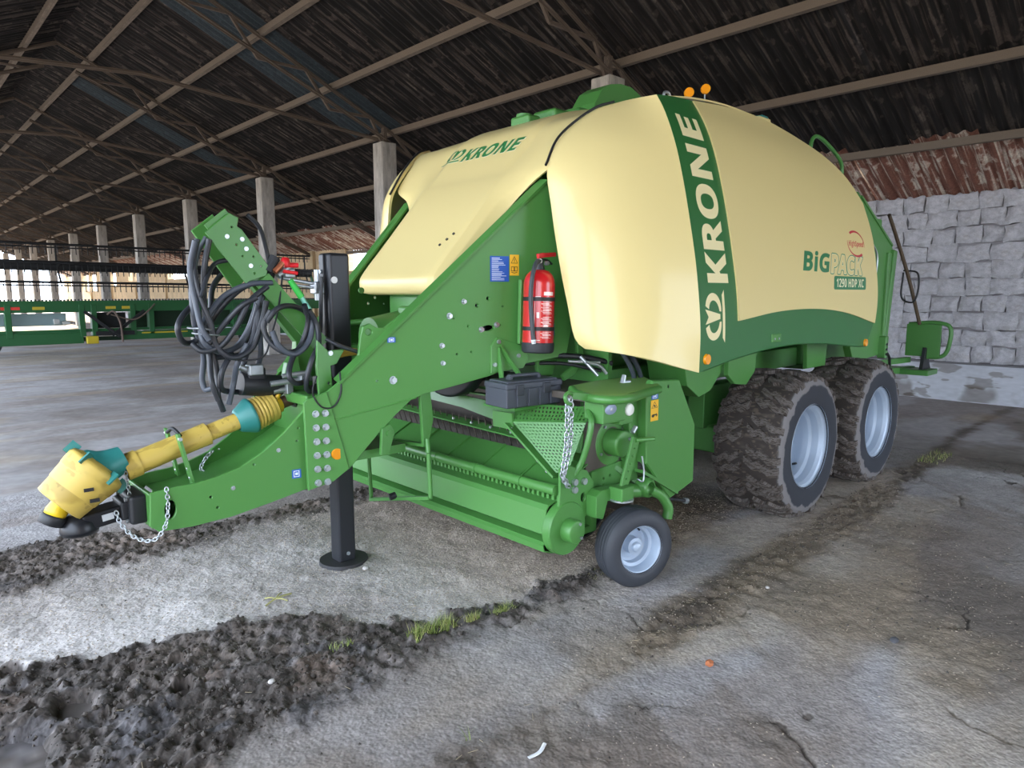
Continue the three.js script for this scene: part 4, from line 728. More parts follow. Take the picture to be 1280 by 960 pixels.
// intake cover: upper plate that dips to the left, with a wavy cut-out below
P('intake_cover', (() => { const o = []; const top = [[-1.1, 1.0], [-0.2, 1.0], [0.3, 0.985], [0.75, 0.965], [1.22, 0.9]], lo = [[1.22, 0.78], [0.9, 0.78], [0.72, 0.8], [0.45, 0.87], [0.1, 0.91], [-0.4, 0.93], [-1.1, 0.94]]; const sh = new THREE.Shape([...top, ...lo].map(([s, y]) => new THREE.Vector2(s, y))); const g = new THREE.ExtrudeGeometry(sh, { depth: 0.012, bevelEnabled: false }); g.rotateY(-Math.PI / 2); g.translate(2.95, 0, 0); const p = g.attributes.position; for (let i = 0; i < p.count; i++) p.setX(i, p.getX(i) + (p.getY(i) - 0.78) * 0.25); g.computeVertexNormals(); return g; })(), green);
P('cover_strip', merge([beam([2.99, 0.83, -1.0], [2.99, 0.79, 0.78], 0.012, 0.07, [1, 0.3, 0]), beam([3.02, 0.96, -1.0], [3.02, 0.95, 0.3], 0.01, 0.04, [1, 0, 0])]), green);
Ps('cover_bolt', [0.0, 0.2, 0.4, 0.6, 0.75].map((s) => rod([2.98, 0.82 - 0.02 * s, s], [2.965, 0.82 - 0.02 * s, s], 0.009, 0.009, 6)), zinc);
P('cover_lip', merge([beam([2.97, 1.03, -1.1], [3.0, 1.02, 0.8], 0.05, 0.01, [0, 1, 0]), rod([3.1, 1.07, -1.0], [3.1, 1.06, 0.7], 0.03)]), green);
// perforated guard at the left end
const perf = canvasTex(512, 512, (g, w, h) => { g.fillStyle = '#fff'; g.fillRect(0, 0, w, h); g.fillStyle = '#000'; for (let j = 0; j < 15; j++) for (let i = 0; i < 20; i++) { g.beginPath(); g.roundRect(16 + i * 24.6, 20 + j * 32.4, 10, 17, 4); g.fill(); } });
perf.colorSpace = THREE.NoColorSpace;
const perfMat = green.clone(); perfMat.alphaMap = perf; perfMat.alphaTest = 0.5;
const GA = [2.86, 1.03, 0.77], GB = [3.0, 1.05, 1.26], GC = [2.77, 0.935, 0.83], GD = [2.86, 0.985, 1.33], GE = [2.76, 0.69, 1.2], GF = [2.78, 0.73, 1.28];
const pgr = P('perforated_guard', merge([grid(1, 1, (u, v) => { const a = [lerp(GE[0], GC[0], v), lerp(GE[1], GC[1], v), lerp(GE[2], GC[2], v)], b = [lerp(GF[0], GD[0], v), lerp(GF[1], GD[1], v), lerp(GF[2], GD[2], v)]; return [lerp(a[0], b[0], u), lerp(a[1], b[1], u), lerp(a[2], b[2], u)]; }), grid(1, 1, (u, v) => [lerp(lerp(GC[0], GD[0], u), lerp(GA[0], GB[0], u), v), lerp(lerp(GC[1], GD[1], u), lerp(GA[1], GB[1], u), v), lerp(lerp(GC[2], GD[2], u), lerp(GA[2], GB[2], u), v)], (p, u, v) => [u, v * 0.3])]), perfMat);
P('guard_rim', merge([beam([GC[0] - 0.008, GC[1] - 0.015, GC[2] - 0.03], [GE[0] - 0.008, GE[1] - 0.02, GE[2] + 0.01], 0.012, 0.07, [1, 0, -0.3]), tube([[2.93, 1.06, 1.28], [2.87, 1.0, 1.36], [2.85, 0.9, 1.36], [2.83, 0.75, 1.32], [2.79, 0.66, 1.28]], 0.018, 24, 8), beam([GC[0], GC[1], GC[2]], [2.82, 0.92, 0.6], 0.012, 0.1, [0, 1, 0])]), green, pgr);
Ps('guard_bolt', ([0.08, 0.3, 0.5, 0.7, 0.9].map((t) => { const q = [lerp(GC[0], GE[0], t) - 0.015, lerp(GC[1], GE[1], t) - 0.02, lerp(GC[2], GE[2], t) - 0.02]; return rod(q, [q[0] - 0.01, q[1], q[2] + 0.004], 0.009, 0.009, 8); })), zinc, pgr);
// folding step hanging from the frame
P('folding_step', merge([tube([[2.12, 0.87, 0.42], [2.3, 0.81, 0.2], [2.33, 0.8, -0.1], [2.34, 0.62, -0.11], [2.35, 0.33, -0.11]], 0.013, 30, 7), beam([2.35, 0.33, -0.11], [2.35, 0.49, 0.56], 0.02, 0.035, [1, 0, 0]), rod([2.35, 0.49, 0.56], [2.35, 0.76, 0.545], 0.014), rod([2.35, 0.76, 0.545], [2.36, 0.84, 0.52], 0.014), plate([[2.33, 1.12], [2.4, 1.12], [2.42, 0.95], [2.38, 0.8], [2.35, 0.8]], 0.5, 0, 0.02), beam([2.34, 0.76, -0.08], [2.36, 0.8, 0.5], 0.02, 0.03, [1, 0, 0])]), green);
P('step_stop', rod([2.34, 0.43, 0.2], [2.3, 0.42, 0.19], 0.022, 0.022, 14), black);
P('step_bracket', merge([plate([[2.08, 0.78], [2.09, 0.93], [2.14, 0.95], [2.17, 0.9], [2.13, 0.78]], 0.46, 0, 0.02), rod([2.13, 0.9, 0.46], [2.13, 0.9, 0.475], 0.018, 0.018, 12)]), green);

// ---- left service unit: belt guard, bumper, headlamp box, gear cover
const sbOut = [[3.385, 1.075], [3.44, 1.168], [3.72, 1.15], [3.918, 0.841], [3.922, 0.458], [3.66, 0.395], [3.395, 0.67]];
const sb = P('belt_guard', merge([plate(sbOut, 1.36, 0, 0.035, [], 0.008), box(3.385, 3.41, 0.67, 1.1, 1.08, 1.35)]), green);
P('guard_back', plate([[3.5, 1.14], [3.92, 1.1], [3.98, 0.8], [3.97, 0.55], [3.7, 0.5]], 1.18, 0, 0.02), green, sb);
P('guard_handle', rod([3.6, 0.4, 1.34], [3.86, 0.33, 1.36], 0.012, 0.012, 8), black, sb);
P('handle_knob', rod([3.84, 0.335, 1.36], [3.87, 0.328, 1.36], 0.02, 0.02, 12), galv, sb);
Ps('guard_screw', [3.52, 3.6].map((x) => rod([x, 1.125, 1.36], [x, 1.125, 1.368], 0.011, 0.011, 8)), zinc, sb);
const warnTex = canvasTex(128, 256, (g) => { g.fillStyle = '#eab52a'; g.fillRect(0, 0, 128, 256); g.strokeStyle = g.fillStyle = '#2a2210'; g.lineWidth = 6; g.beginPath(); g.moveTo(64, 24); g.lineTo(108, 104); g.lineTo(20, 104); g.closePath(); g.stroke(); g.fillRect(60, 48, 8, 34); g.fillRect(60, 88, 8, 8); g.lineWidth = 7; g.strokeRect(22, 150, 38, 50); g.strokeRect(68, 150, 38, 50); g.beginPath(); g.moveTo(22, 215); g.lineTo(64, 226); g.lineTo(106, 215); g.stroke(); });
const warn2 = canvasTex(128, 320, (g) => { g.fillStyle = '#eab52a'; g.fillRect(0, 0, 128, 320); g.strokeStyle = g.fillStyle = '#2a2210'; g.lineWidth = 6; g.beginPath(); g.moveTo(64, 30); g.lineTo(110, 120); g.lineTo(18, 120); g.closePath(); g.stroke(); g.beginPath(); g.arc(60, 84, 12, 0, 7); g.fill(); g.fillRect(52, 92, 36, 14); g.beginPath(); g.arc(42, 240, 24, 0, 7); g.fill(); g.fillRect(44, 216, 54, 22); g.beginPath(); g.moveTo(96, 200); g.lineTo(116, 240); g.lineTo(92, 262); g.closePath(); g.fill(); });
decal('warning_sticker', 3.415, 3.495, 0.925, 1.055, () => 1.36 + 0.006, warn2, sb);
decal('blue_sticker', 3.42, 3.49, 1.06, 1.095, () => 1.36 + 0.006, blueTex, sb);
// bumper step
P('bumper_tube', tube([[3.0, 1.135, 1.1], [2.93, 1.13, 1.2], [2.85, 1.13, 1.38], [2.87, 1.13, 1.48], [2.97, 1.13, 1.52], [3.2, 1.13, 1.47], [3.42, 1.13, 1.42]], 0.026, 48, 10), green);
P('bumper_top', (() => { const sh = new THREE.Shape([[3.0, 1.08], [2.93, 1.2], [2.86, 1.38], [2.88, 1.47], [2.97, 1.505], [3.2, 1.46], [3.45, 1.4], [3.75, 1.05], [3.3, 1.03]].map(([x, s]) => new THREE.Vector2(x, -s))); const g = new THREE.ExtrudeGeometry(sh, { depth: 0.012, bevelEnabled: true, bevelSize: 0.004, bevelThickness: 0.003, bevelSegments: 1 }); g.rotateX(-Math.PI / 2); g.translate(0, 1.14, 0); return g; })(), gMat('#7aa552', 0.6));
P('top_stud', merge([rod([3.35, 1.15, 1.2], [3.37, 1.2, 1.2], 0.018, 0.014), rod([3.34, 1.155, 1.2], [3.4, 1.16, 1.22], 0.012)]), zinc);
const lamp = P('lamp_box', merge([box(2.9, 3.1, 0.98, 1.12, 1.28, 1.42, 0.008), box(3.08, 3.2, 0.95, 1.12, 1.2, 1.4, 0.008)]), green);
P('maker_badge', lat([[0, 0.006], [0.036, 0.006], [0.042, 0]], 0, 0, 32).scale(1.25, 0.72, 1).translate(2.965, 1.06, 1.42), M('#9aa6bd', 0.35, 0.4), lamp);
P('badge_centre', lat([[0, 0.009], [0.01, 0.009], [0.012, 0.004]], 0, 0, 20).translate(2.965, 1.06, 1.42), zinc, lamp);
P('position_lamp', lat([[0, 0.02], [0.03, 0.017], [0.036, 0.008], [0.036, 0]], 0, 0, 32).translate(3.155, 1.035, 1.4), M('#eceee8', 0.3), lamp);
P('chain_hook', merge([beam([2.86, 1.135, 1.36], [2.74, 1.15, 1.33], 0.02, 0.035, [0, 1, 0]), tube([[2.77, 1.15, 1.33], [2.71, 1.17, 1.33], [2.68, 1.15, 1.335], [2.69, 1.12, 1.34], [2.72, 1.11, 1.34]], 0.012, 24, 7)]), green);
P('hanging_chain', chainGeo([[2.7, 1.13, 1.33], [2.69, 0.97, 1.34], [2.68, 0.85, 1.34], [2.66, 0.72, 1.34], [2.7, 0.66, 1.33]], 0.034, 0.004), zinc);
P('hanging_chain', chainGeo([[2.715, 1.13, 1.345], [2.715, 0.97, 1.35], [2.7, 0.85, 1.35], [2.67, 0.72, 1.345], [2.72, 0.65, 1.33]], 0.034, 0.004), zinc);
// belt pulley cover
const gc = P('gear_cover', merge([lat([[0, 1.2], [0.14, 1.2], [0.15, 1.21], [0.15, 1.235], [0.14, 1.245], [0.09, 1.245]], 3.2, 0.815, 48), lat([[0.082, 1.24], [0.082, 1.33], [0.07, 1.345], [0, 1.345]], 3.2, 0.815, 40), lat([[0.2, 1.08], [0.2, 1.14], [0.19, 1.15], [0, 1.15]], 3.14, 0.82, 40)]), green);
Ps('cover_bolt', ([0.6, 2.2, 3.7, 5.3].map((a) => rod([3.2 + 0.12 * Math.cos(a), 0.815 + 0.12 * Math.sin(a), 1.245], [3.2 + 0.12 * Math.cos(a), 0.815 + 0.12 * Math.sin(a), 1.255], 0.009, 0.009, 6)).concat([rod([3.24, 0.84, 1.345], [3.24, 0.84, 1.353], 0.01, 0.01, 8)])), galv, gc);
P('unit_back', merge([box(3.3, 3.4, 0.55, 1.1, 0.9, 1.3, 0.01), plate([[3.0, 0.46], [3.02, 0.66], [3.3, 0.68], [3.4, 0.6], [3.4, 0.5]], 1.25, 0, 0.02, [[3.12, 0.6, 0.012], [3.12, 0.56, 0.012], [3.18, 0.61, 0.012]])]), green);
P('drive_belt', merge([lat([[0.2, 1.1], [0.215, 1.1], [0.215, 1.14], [0.2, 1.14]], 3.08, 0.42, 40)]), black);
// gauge wheel and its arm
const lever = P('height_lever', merge([plate([[3.07, 0.59], [3.13, 0.57], [3.24, 0.85], [3.18, 0.87]], 1.42, 0, 0.012, [0, 1, 2, 3, 4, 5].map((i) => [3.117 + 0.018 * i, 0.634 + 0.042 * i, 0.009])), rod([3.2, 0.85, 1.42], [3.33, 0.845, 1.46], 0.013, 0.013, 10), box(3.02, 3.13, 0.52, 0.6, 1.37, 1.47, 0.008)]), green);
P('lever_pin', merge([rod([3.17, 0.9, 1.42], [3.2, 0.93, 1.42], 0.014), tube([[3.24, 0.75, 1.44], [3.25, 0.65, 1.45], [3.24, 0.6, 1.45], [3.2, 0.62, 1.44]], 0.006, 16, 6)]), zinc, lever);
P('caster_arm', merge([rod([3.2, 0.53, 1.36], [3.42, 0.5, 1.4], 0.04), tube([[3.36, 0.52, 1.42], [3.46, 0.46, 1.44], [3.5, 0.38, 1.46], [3.49, 0.32, 1.46]], 0.032, 20, 10), plate([[2.9, 0.44], [2.9, 0.56], [2.94, 0.585], [3.0, 0.585], [3.3, 0.55], [3.38, 0.48], [3.1, 0.5], [3.0, 0.52], [2.96, 0.42]], 1.38, 0, 0.07), lat([[0.055, 1.36], [0.06, 1.37], [0.06, 1.43], [0.04, 1.44]], 3.34, 0.535, 28)]), green);
P('caster_bracket', merge([beam([3.22, 0.66, 1.2], [3.45, 0.5, 1.25], 0.03, 0.1, [0, 0, 1]), beam([3.36, 0.62, 1.3], [3.72, 0.42, 1.32], 0.02, 0.14, [0, 0, 1])]), green);
P('caster_washer', rod([3.08, 0.515, 1.42], [3.08, 0.525, 1.42], 0.07, 0.07, 24), zinc);
{
  const w = new THREE.Group(); w.name = 'gauge_wheel'; baler.add(w); w.position.set(3.13 - OX, 0.243, 1.475); w.rotation.y = -0.32;
  const tp = [[0.138, 0.075], [0.146, 0.085], [0.165, 0.088], [0.19, 0.086], [0.218, 0.074], [0.229, 0.055]]; for (const a of [0.045, 0.02, -0.005, -0.03]) tp.push([0.232, a + 0.008], [0.227, a + 0.004], [0.227, a + 0.001], [0.232, a - 0.003]); tp.push([0.229, -0.055], [0.218, -0.074], [0.19, -0.086], [0.146, -0.085], [0.138, -0.075]);
  mesh('tyre', lat(tp, 0, 0, 72), M('#34373d', 0.6), w);
  const rim = mesh('rim', creased(lat([[0.141, 0.084], [0.145, 0.076], [0.134, 0.07], [0.126, 0.05], [0.122, 0.01], [0.104, 0.004], [0.1, -0.03], [0.085, -0.038], [0.052, -0.038], [0.05, -0.02], [0.05, 0.02], [0.03, 0.022]], 0, 0, 56), 0.4), silver, w);
  mesh('hub_cap', lat([[0.03, -0.01], [0.03, 0.035], [0.022, 0.045], [0, 0.048]], 0, 0, 32), silver, w);
  mesh("valve", rod([0.02, 0.11, 0.0], [0.018, 0.1, 0.03], 0.006), black, w);
}
// linkage and loose hoses above the service unit
P('unit_linkage', merge([rod([3.3, 1.3, 0.9], [3.36, 1.18, 1.0], 0.012), rod([3.24, 1.27, 0.85], [3.4, 1.26, 0.98], 0.01), tube([[3.3, 1.27, 0.95], [3.38, 1.24, 1.0], [3.42, 1.19, 1.02]], 0.011, 14, 6)]), zinc);
P('unit_hose', tube([[3.45, 1.35, 1.1], [3.5, 1.28, 1.12], [3.56, 1.2, 1.12], [3.62, 1.12, 1.1]], 0.016, 20, 8), hosePale);
P('unit_hose', tube([[3.52, 1.35, 1.1], [3.57, 1.28, 1.12], [3.63, 1.2, 1.12], [3.69, 1.12, 1.1]], 0.016, 20, 8), hosePale);
P('cable_run', merge([tube([[3.1, 1.27, 0.66], [3.2, 1.3, 0.75], [3.35, 1.29, 0.9], [3.5, 1.25, 1.0]], 0.018, 24, 7), tube([[3.05, 1.25, 0.62], [3.25, 1.25, 0.8], [3.45, 1.2, 0.95]], 0.012, 24, 7)]), black);
P('frame_bracket', merge([plate([[3.3, 1.62], [3.34, 1.62], [3.4, 1.3], [3.32, 1.18], [3.22, 1.15], [3.2, 1.18], [3.3, 1.22], [3.35, 1.3]], 0.84, 0, 0.02), plate([[3.1, 1.3], [3.3, 1.28], [3.25, 1.17], [3.12, 1.18]], 0.7, 0, 0.02)]), green);
P('cover_stay', merge([beam([3.02, 1.3, 0.6], [3.02, 1.5, 0.58], 0.01, 0.05, [1, 0, 0])]), green);
// toolbox bracket on the frame
const tb = P('toolbox_bracket', merge([plate([[2.754, 1.218], [2.754, 1.382], [2.789, 1.431], [2.962, 1.375], [2.997, 1.299], [2.962, 1.241]], FA + 0.012, FB, 0.01), beam([2.8, 1.37, fs(2.8) + 0.01], [2.8, 1.05, fs(2.8) + 0.06], 0.012, 0.035, [0, 0, 1]), beam([2.81, 1.38, fs(2.81) + 0.01], [2.96, 1.05, 0.84], 0.012, 0.035, [0, 0, 1]), box(2.7, 3.06, 1.018, 1.033, 0.64, 0.92)]), green);
Ps('bracket_bolt', [[2.798, 1.407], [2.772, 1.267], [2.928, 1.317]].map(([x, y]) => rod([x, y, fs(x) + 0.01], [x, y, fs(x) + 0.024], 0.013, 0.013, 10)), zinc, tb);
// stickers on the frame plate
const blueText = canvasTex(256, 320, (g) => { g.fillStyle = '#1f57b0'; g.fillRect(0, 0, 256, 320); g.strokeStyle = '#dbe5f4'; let s = 7; for (let i = 0; i < 17; i++) { s = (s * 73 + 11) % 101; g.lineWidth = i % 6 === 0 ? 9 : 6; g.beginPath(); g.moveTo(22, 26 + i * 17); g.lineTo(110 + s * 1.3, 26 + i * 17); g.stroke(); } });
decal('blue_information_sticker', 2.752, 2.873, 1.772, 1.925, fs, blueText);
decal('yellow_warning_sticker', 2.879, 2.939, 1.81, 1.936, fs, warnTex);
decal('blue_sticker', 2.129, 2.174, 1.424, 1.454, (x) => fs(x) + 0.01, blueTex);
decal('blue_sticker', 3.133, 3.184, 1.434, 1.51, fs, blueTex);

// ---- hose holder, couplings and hoses
const arm = P('hose_arm', merge([
  plate([[1.33, 2.03], [1.44, 2.12], [1.485, 2.1], [1.475, 2.055], [1.5, 2.04], [1.64, 1.85], [1.625, 1.8], [1.53, 1.77]], 0.05, 0, 0.006, [[1.45, 2.05, 0.008], [1.47, 1.96, 0.008], [1.5, 1.9, 0.008], [1.56, 1.9, 0.008], [1.6, 1.85, 0.008], [1.56, 1.81, 0.008]]),
  beam([1.33, 2.03, 0.05], [1.53, 1.77, 0.05], 0.05, 0.01, [0, 0, 1]), beam([1.33, 2.035, 0.03], [1.44, 2.125, 0.03], 0.05, 0.01, [0, 0, 1]), beam([1.53, 1.77, 0.03], [1.63, 1.81, 0.03], 0.05, 0.01, [0, 0, 1]),
  plate([[1.29, 2.03], [1.4, 2.12], [1.6, 1.82], [1.5, 1.72]], -0.08, 0, 0.01),
  plate([[1.53, 1.8], [1.64, 1.84], [1.95, 1.5], [1.9, 1.2], [1.8, 1.15], [1.82, 1.42]], -0.02, 0, 0.05), beam([1.6, 1.78, 0.05], [1.9, 1.4, 0.14], 0.1, 0.012, [0, 0, 1])]), green);
Ps('arm_bolt', ([[1.42, 2.0], [1.5, 1.99], [1.52, 1.94], [1.54, 1.85]].map(([x, y]) => rod([x, y, 0.05], [x, y, 0.058], 0.012, 0.012, 12))), zinc, arm);
P('arm_base', merge([plate([[1.79, 1.44], [1.85, 1.38], [1.95, 1.385], [1.9, 1.31], [1.86, 1.3], [1.87, 1.16], [1.79, 1.13], [1.78, 1.3]], 0.3, 0, 0.014, [[1.85, 1.2, 0.012]]), box(1.72, 1.86, 1.08, 1.14, -0.28, 0.28, 0.01), plate([[1.7, 1.14], [1.74, 1.3], [1.8, 1.36], [1.84, 1.12]], 0.02, 0, 0.04)]), green);
Ps('base_bolt', ([[1.86, 1.37], [1.85, 1.15], [1.9, 1.22]].map(([x, y]) => rod([x, y, 0.3], [x, y, 0.315], 0.014, 0.014, 10))), zinc);
P('pump', merge([rod([1.47, 1.2, 0], [1.7, 1.17, 0], 0.062, 0.062, 24), box(1.5, 1.6, 1.22, 1.29, -0.05, 0.05, 0.012)]), black);
P('pump_fittings', merge([rod([1.46, 1.3, 0.02], [1.54, 1.26, 0.02], 0.018), box(1.5, 1.58, 1.25, 1.31, 0.0, 0.07, 0.008), rod([1.6, 1.2, 0.1], [1.82, 1.22, 0.15], 0.016), rod([1.66, 1.24, 0.12], [1.8, 1.255, 0.16], 0.014), rod([1.64, 1.15, 0.04], [1.74, 1.16, 0.06], 0.018), box(1.7, 1.74, 1.13, 1.2, 0.03, 0.09, 0.006), box(1.75, 1.79, 1.19, 1.24, 0.11, 0.17, 0.006)]), galv);
const hoses = {
  a: [[1.36,2.0,-0.08],[1.32,1.93,-0.09],[1.27,1.79,-0.05],[1.25,1.62,-0.02],[1.28,1.47,-0.05],[1.36,1.38,-0.09],[1.47,1.39,-0.08],[1.54,1.49,-0.04],[1.58,1.6,-0.02],[1.64,1.72,-0.06],[1.73,1.77,-0.09]],
  b: [[1.33,1.98,0.05],[1.3,1.85,0.05],[1.3,1.69,0.01],[1.31,1.52,-0.01],[1.31,1.35,0.01],[1.3,1.23,0.05],[1.33,1.13,0.05]],
  c: [[1.27,1.65,-0.05],[1.19,1.58,-0.01],[1.16,1.52,0.01],[1.19,1.45,-0.02],[1.25,1.44,-0.06],[1.3,1.48,-0.05],[1.38,1.61,-0.01],[1.49,1.72,0.01],[1.63,1.78,-0.02]],
  d: [[1.65,1.76,0.07],[1.53,1.75,0.05],[1.41,1.69,0.01],[1.32,1.59,0.01],[1.26,1.51,0.05],[1.27,1.44,0.07],[1.36,1.39,0.04],[1.48,1.42,0.0],[1.55,1.53,0.01],[1.57,1.64,0.06]],
  e: [[1.26,1.68,0.08],[1.31,1.79,0.05],[1.37,1.86,0.01],[1.44,1.88,0.02]],
  f: [[1.36,1.62,-0.07],[1.39,1.73,-0.11],[1.45,1.8,-0.14],[1.51,1.84,-0.11]],
  g: [[1.28,1.47,-0.08],[1.32,1.36,-0.11],[1.32,1.22,-0.15],[1.33,1.17,-0.14],[1.36,1.18,-0.1]],
  h: [[1.55,1.55,0.2],[1.61,1.62,0.21],[1.72,1.63,0.17],[1.81,1.59,0.14],[1.82,1.5,0.16],[1.76,1.41,0.2],[1.65,1.38,0.2],[1.58,1.44,0.16],[1.56,1.52,0.14],[1.59,1.61,0.17]],
  i: [[1.78,1.61,0.23],[1.83,1.53,0.22],[1.82,1.42,0.25],[1.76,1.33,0.28],[1.73,1.22,0.27],[1.76,1.16,0.23],[1.85,1.15,0.22],[1.88,1.19,0.26]],
  j: [[1.66,1.78,0.01],[1.58,1.62,0.04],[1.55,1.47,0.02],[1.51,1.33,-0.02],[1.5,1.25,-0.03],[1.54,1.2,0.01],[1.64,1.19,0.04],[1.71,1.2,0.01]],
  k: [[1.96,1.8,0.05],[1.95,1.64,0.05],[1.96,1.47,0.01],[1.95,1.39,-0.01]],
  l: [[1.43,1.38,0.01],[1.36,1.28,0.04],[1.36,1.19,0.02],[1.43,1.16,-0.02],[1.56,1.15,-0.02],[1.64,1.15,0.02]],
  m: [[1.49,1.43,0.08],[1.44,1.32,0.05],[1.43,1.21,0.01],[1.39,1.1,0.03]],
  n: [[1.75,1.64,0.24],[1.79,1.55,0.2],[1.76,1.43,0.18],[1.68,1.34,0.21],[1.64,1.25,0.25],[1.68,1.21,0.24],[1.77,1.21,0.19]],
  o: [[1.29,1.44,0.07],[1.39,1.56,0.08],[1.46,1.64,0.12],[1.53,1.68,0.14]],
  p: [[1.59,1.71,0.04],[1.57,1.56,0.05],[1.59,1.37,0.01],[1.58,1.28,-0.02]],
  q: [[1.85,1.45,0.28],[1.91,1.41,0.32],[2.02,1.37,0.33]],
  s: [[1.72,1.82,-0.07],[1.68,1.68,-0.11],[1.64,1.55,-0.14],[1.58,1.4,-0.11],[1.51,1.36,-0.07],[1.38,1.35,-0.08]],
  t: [[1.25,1.97,0.08],[1.23,1.83,0.04],[1.24,1.65,0.06],[1.25,1.52,0.1],[1.28,1.46,0.11]],
  v: [[1.28, 1.98, 0.02], [1.25, 1.86, 0.03], [1.26, 1.7, 0.06], [1.3, 1.55, 0.08], [1.33, 1.42, 0.08], [1.4, 1.36, 0.1], [1.5, 1.4, 0.1], [1.56, 1.52, 0.1], [1.6, 1.66, 0.1]],
  w: [[1.6, 1.74, 0.12], [1.5, 1.66, 0.12], [1.42, 1.52, 0.11], [1.34, 1.42, 0.08], [1.26, 1.4, 0.05], [1.22, 1.44, 0.02]],
  x: [[1.57, 1.5, 0.22], [1.6, 1.42, 0.23], [1.68, 1.37, 0.23], [1.77, 1.42, 0.22], [1.81, 1.52, 0.2], [1.78, 1.6, 0.2]],
  y: [[1.34, 1.4, -0.02], [1.35, 1.25, 0.0], [1.34, 1.15, 0.02], [1.37, 1.06, 0.0]],
  u: [[1.53,2.12,0.07],[1.6,2.06,0.05],[1.65,1.95,0.01],[1.67,1.84,0.0]],
};
let hi = 0;
for (const k in hoses) P('hydraulic_hose', tube(hoses[k], 'kequ'.includes(k) ? 0.012 : 0.0155, 60, 9), hi++ % 3 === 0 ? hosePale : hoseMat);
P('brake_cable', tube([[1.87,1.27,0.39],[1.87,1.15,0.39],[1.83,1.08,0.38],[1.77,1.08,0.37],[1.72,1.16,0.36],[1.73,1.26,0.39]], 0.005, 40, 6), black);
P('brake_cable', tube([[1.72, 1.8, 0.05], [1.66, 1.6, 0.1], [1.6, 1.45, 0.12], [1.56, 1.36, 0.12], [1.45, 1.34, 0.08], [1.36, 1.37, 0.06]], 0.005, 40, 6), black);
P('cable_tie', merge([tube([[1.22, 1.52, 0.02], [1.25, 1.52, 0.1], [1.31, 1.51, 0.08], [1.31, 1.51, -0.06], [1.24, 1.52, -0.07]], 0.005, 30, 5, true), tube([[1.25, 1.49, 0.02], [1.27, 1.49, 0.1], [1.34, 1.48, 0.08], [1.33, 1.48, -0.06], [1.26, 1.49, -0.07]], 0.005, 30, 5, true)]), galv);
P('red_coupling_cap', merge([latheAt([[0, 0.05], [0.02, 0.045], [0.028, 0.02], [0.026, 0]], [1.735, 1.855, 0.05], [1.745, 1.905, 0.05], 20), rod([1.73, 1.86, 0.05], [1.81, 1.86, 0.06], 0.014), rod([1.72, 1.825, 0.06], [1.8, 1.815, 0.07], 0.01)]), M('#d8232b', 0.4));
P('electric_plug', rod([1.64, 1.82, 0.04], [1.69, 1.9, 0.03], 0.024, 0.03, 18), rubber);
P('brake_coupling', merge([rod([1.7, 1.8, 0.03], [1.78, 1.86, 0.03], 0.022, 0.026, 16), box(1.74, 1.8, 1.79, 1.84, 0.0, 0.05, 0.008)]), galv);
P('copper_fitting', rod([1.67, 1.82, 0.06], [1.72, 1.87, 0.06], 0.016), M('#b06a4a', 0.4, 0.6));
P('coupling_grip', rod([1.74, 1.775, 0.1], [1.8, 1.68, 0.11], 0.017, 0.02, 14), gMat('#35b447'));
P('coupling_sleeve', rod([1.8, 1.68, 0.11], [1.84, 1.605, 0.12], 0.014, 0.016, 14), M('#7fc4b4', 0.3, 0.4));
P('coupling_pipe', rod([1.73, 1.79, 0.0], [1.95, 1.755, 0.0], 0.011, 0.011, 10), zinc);

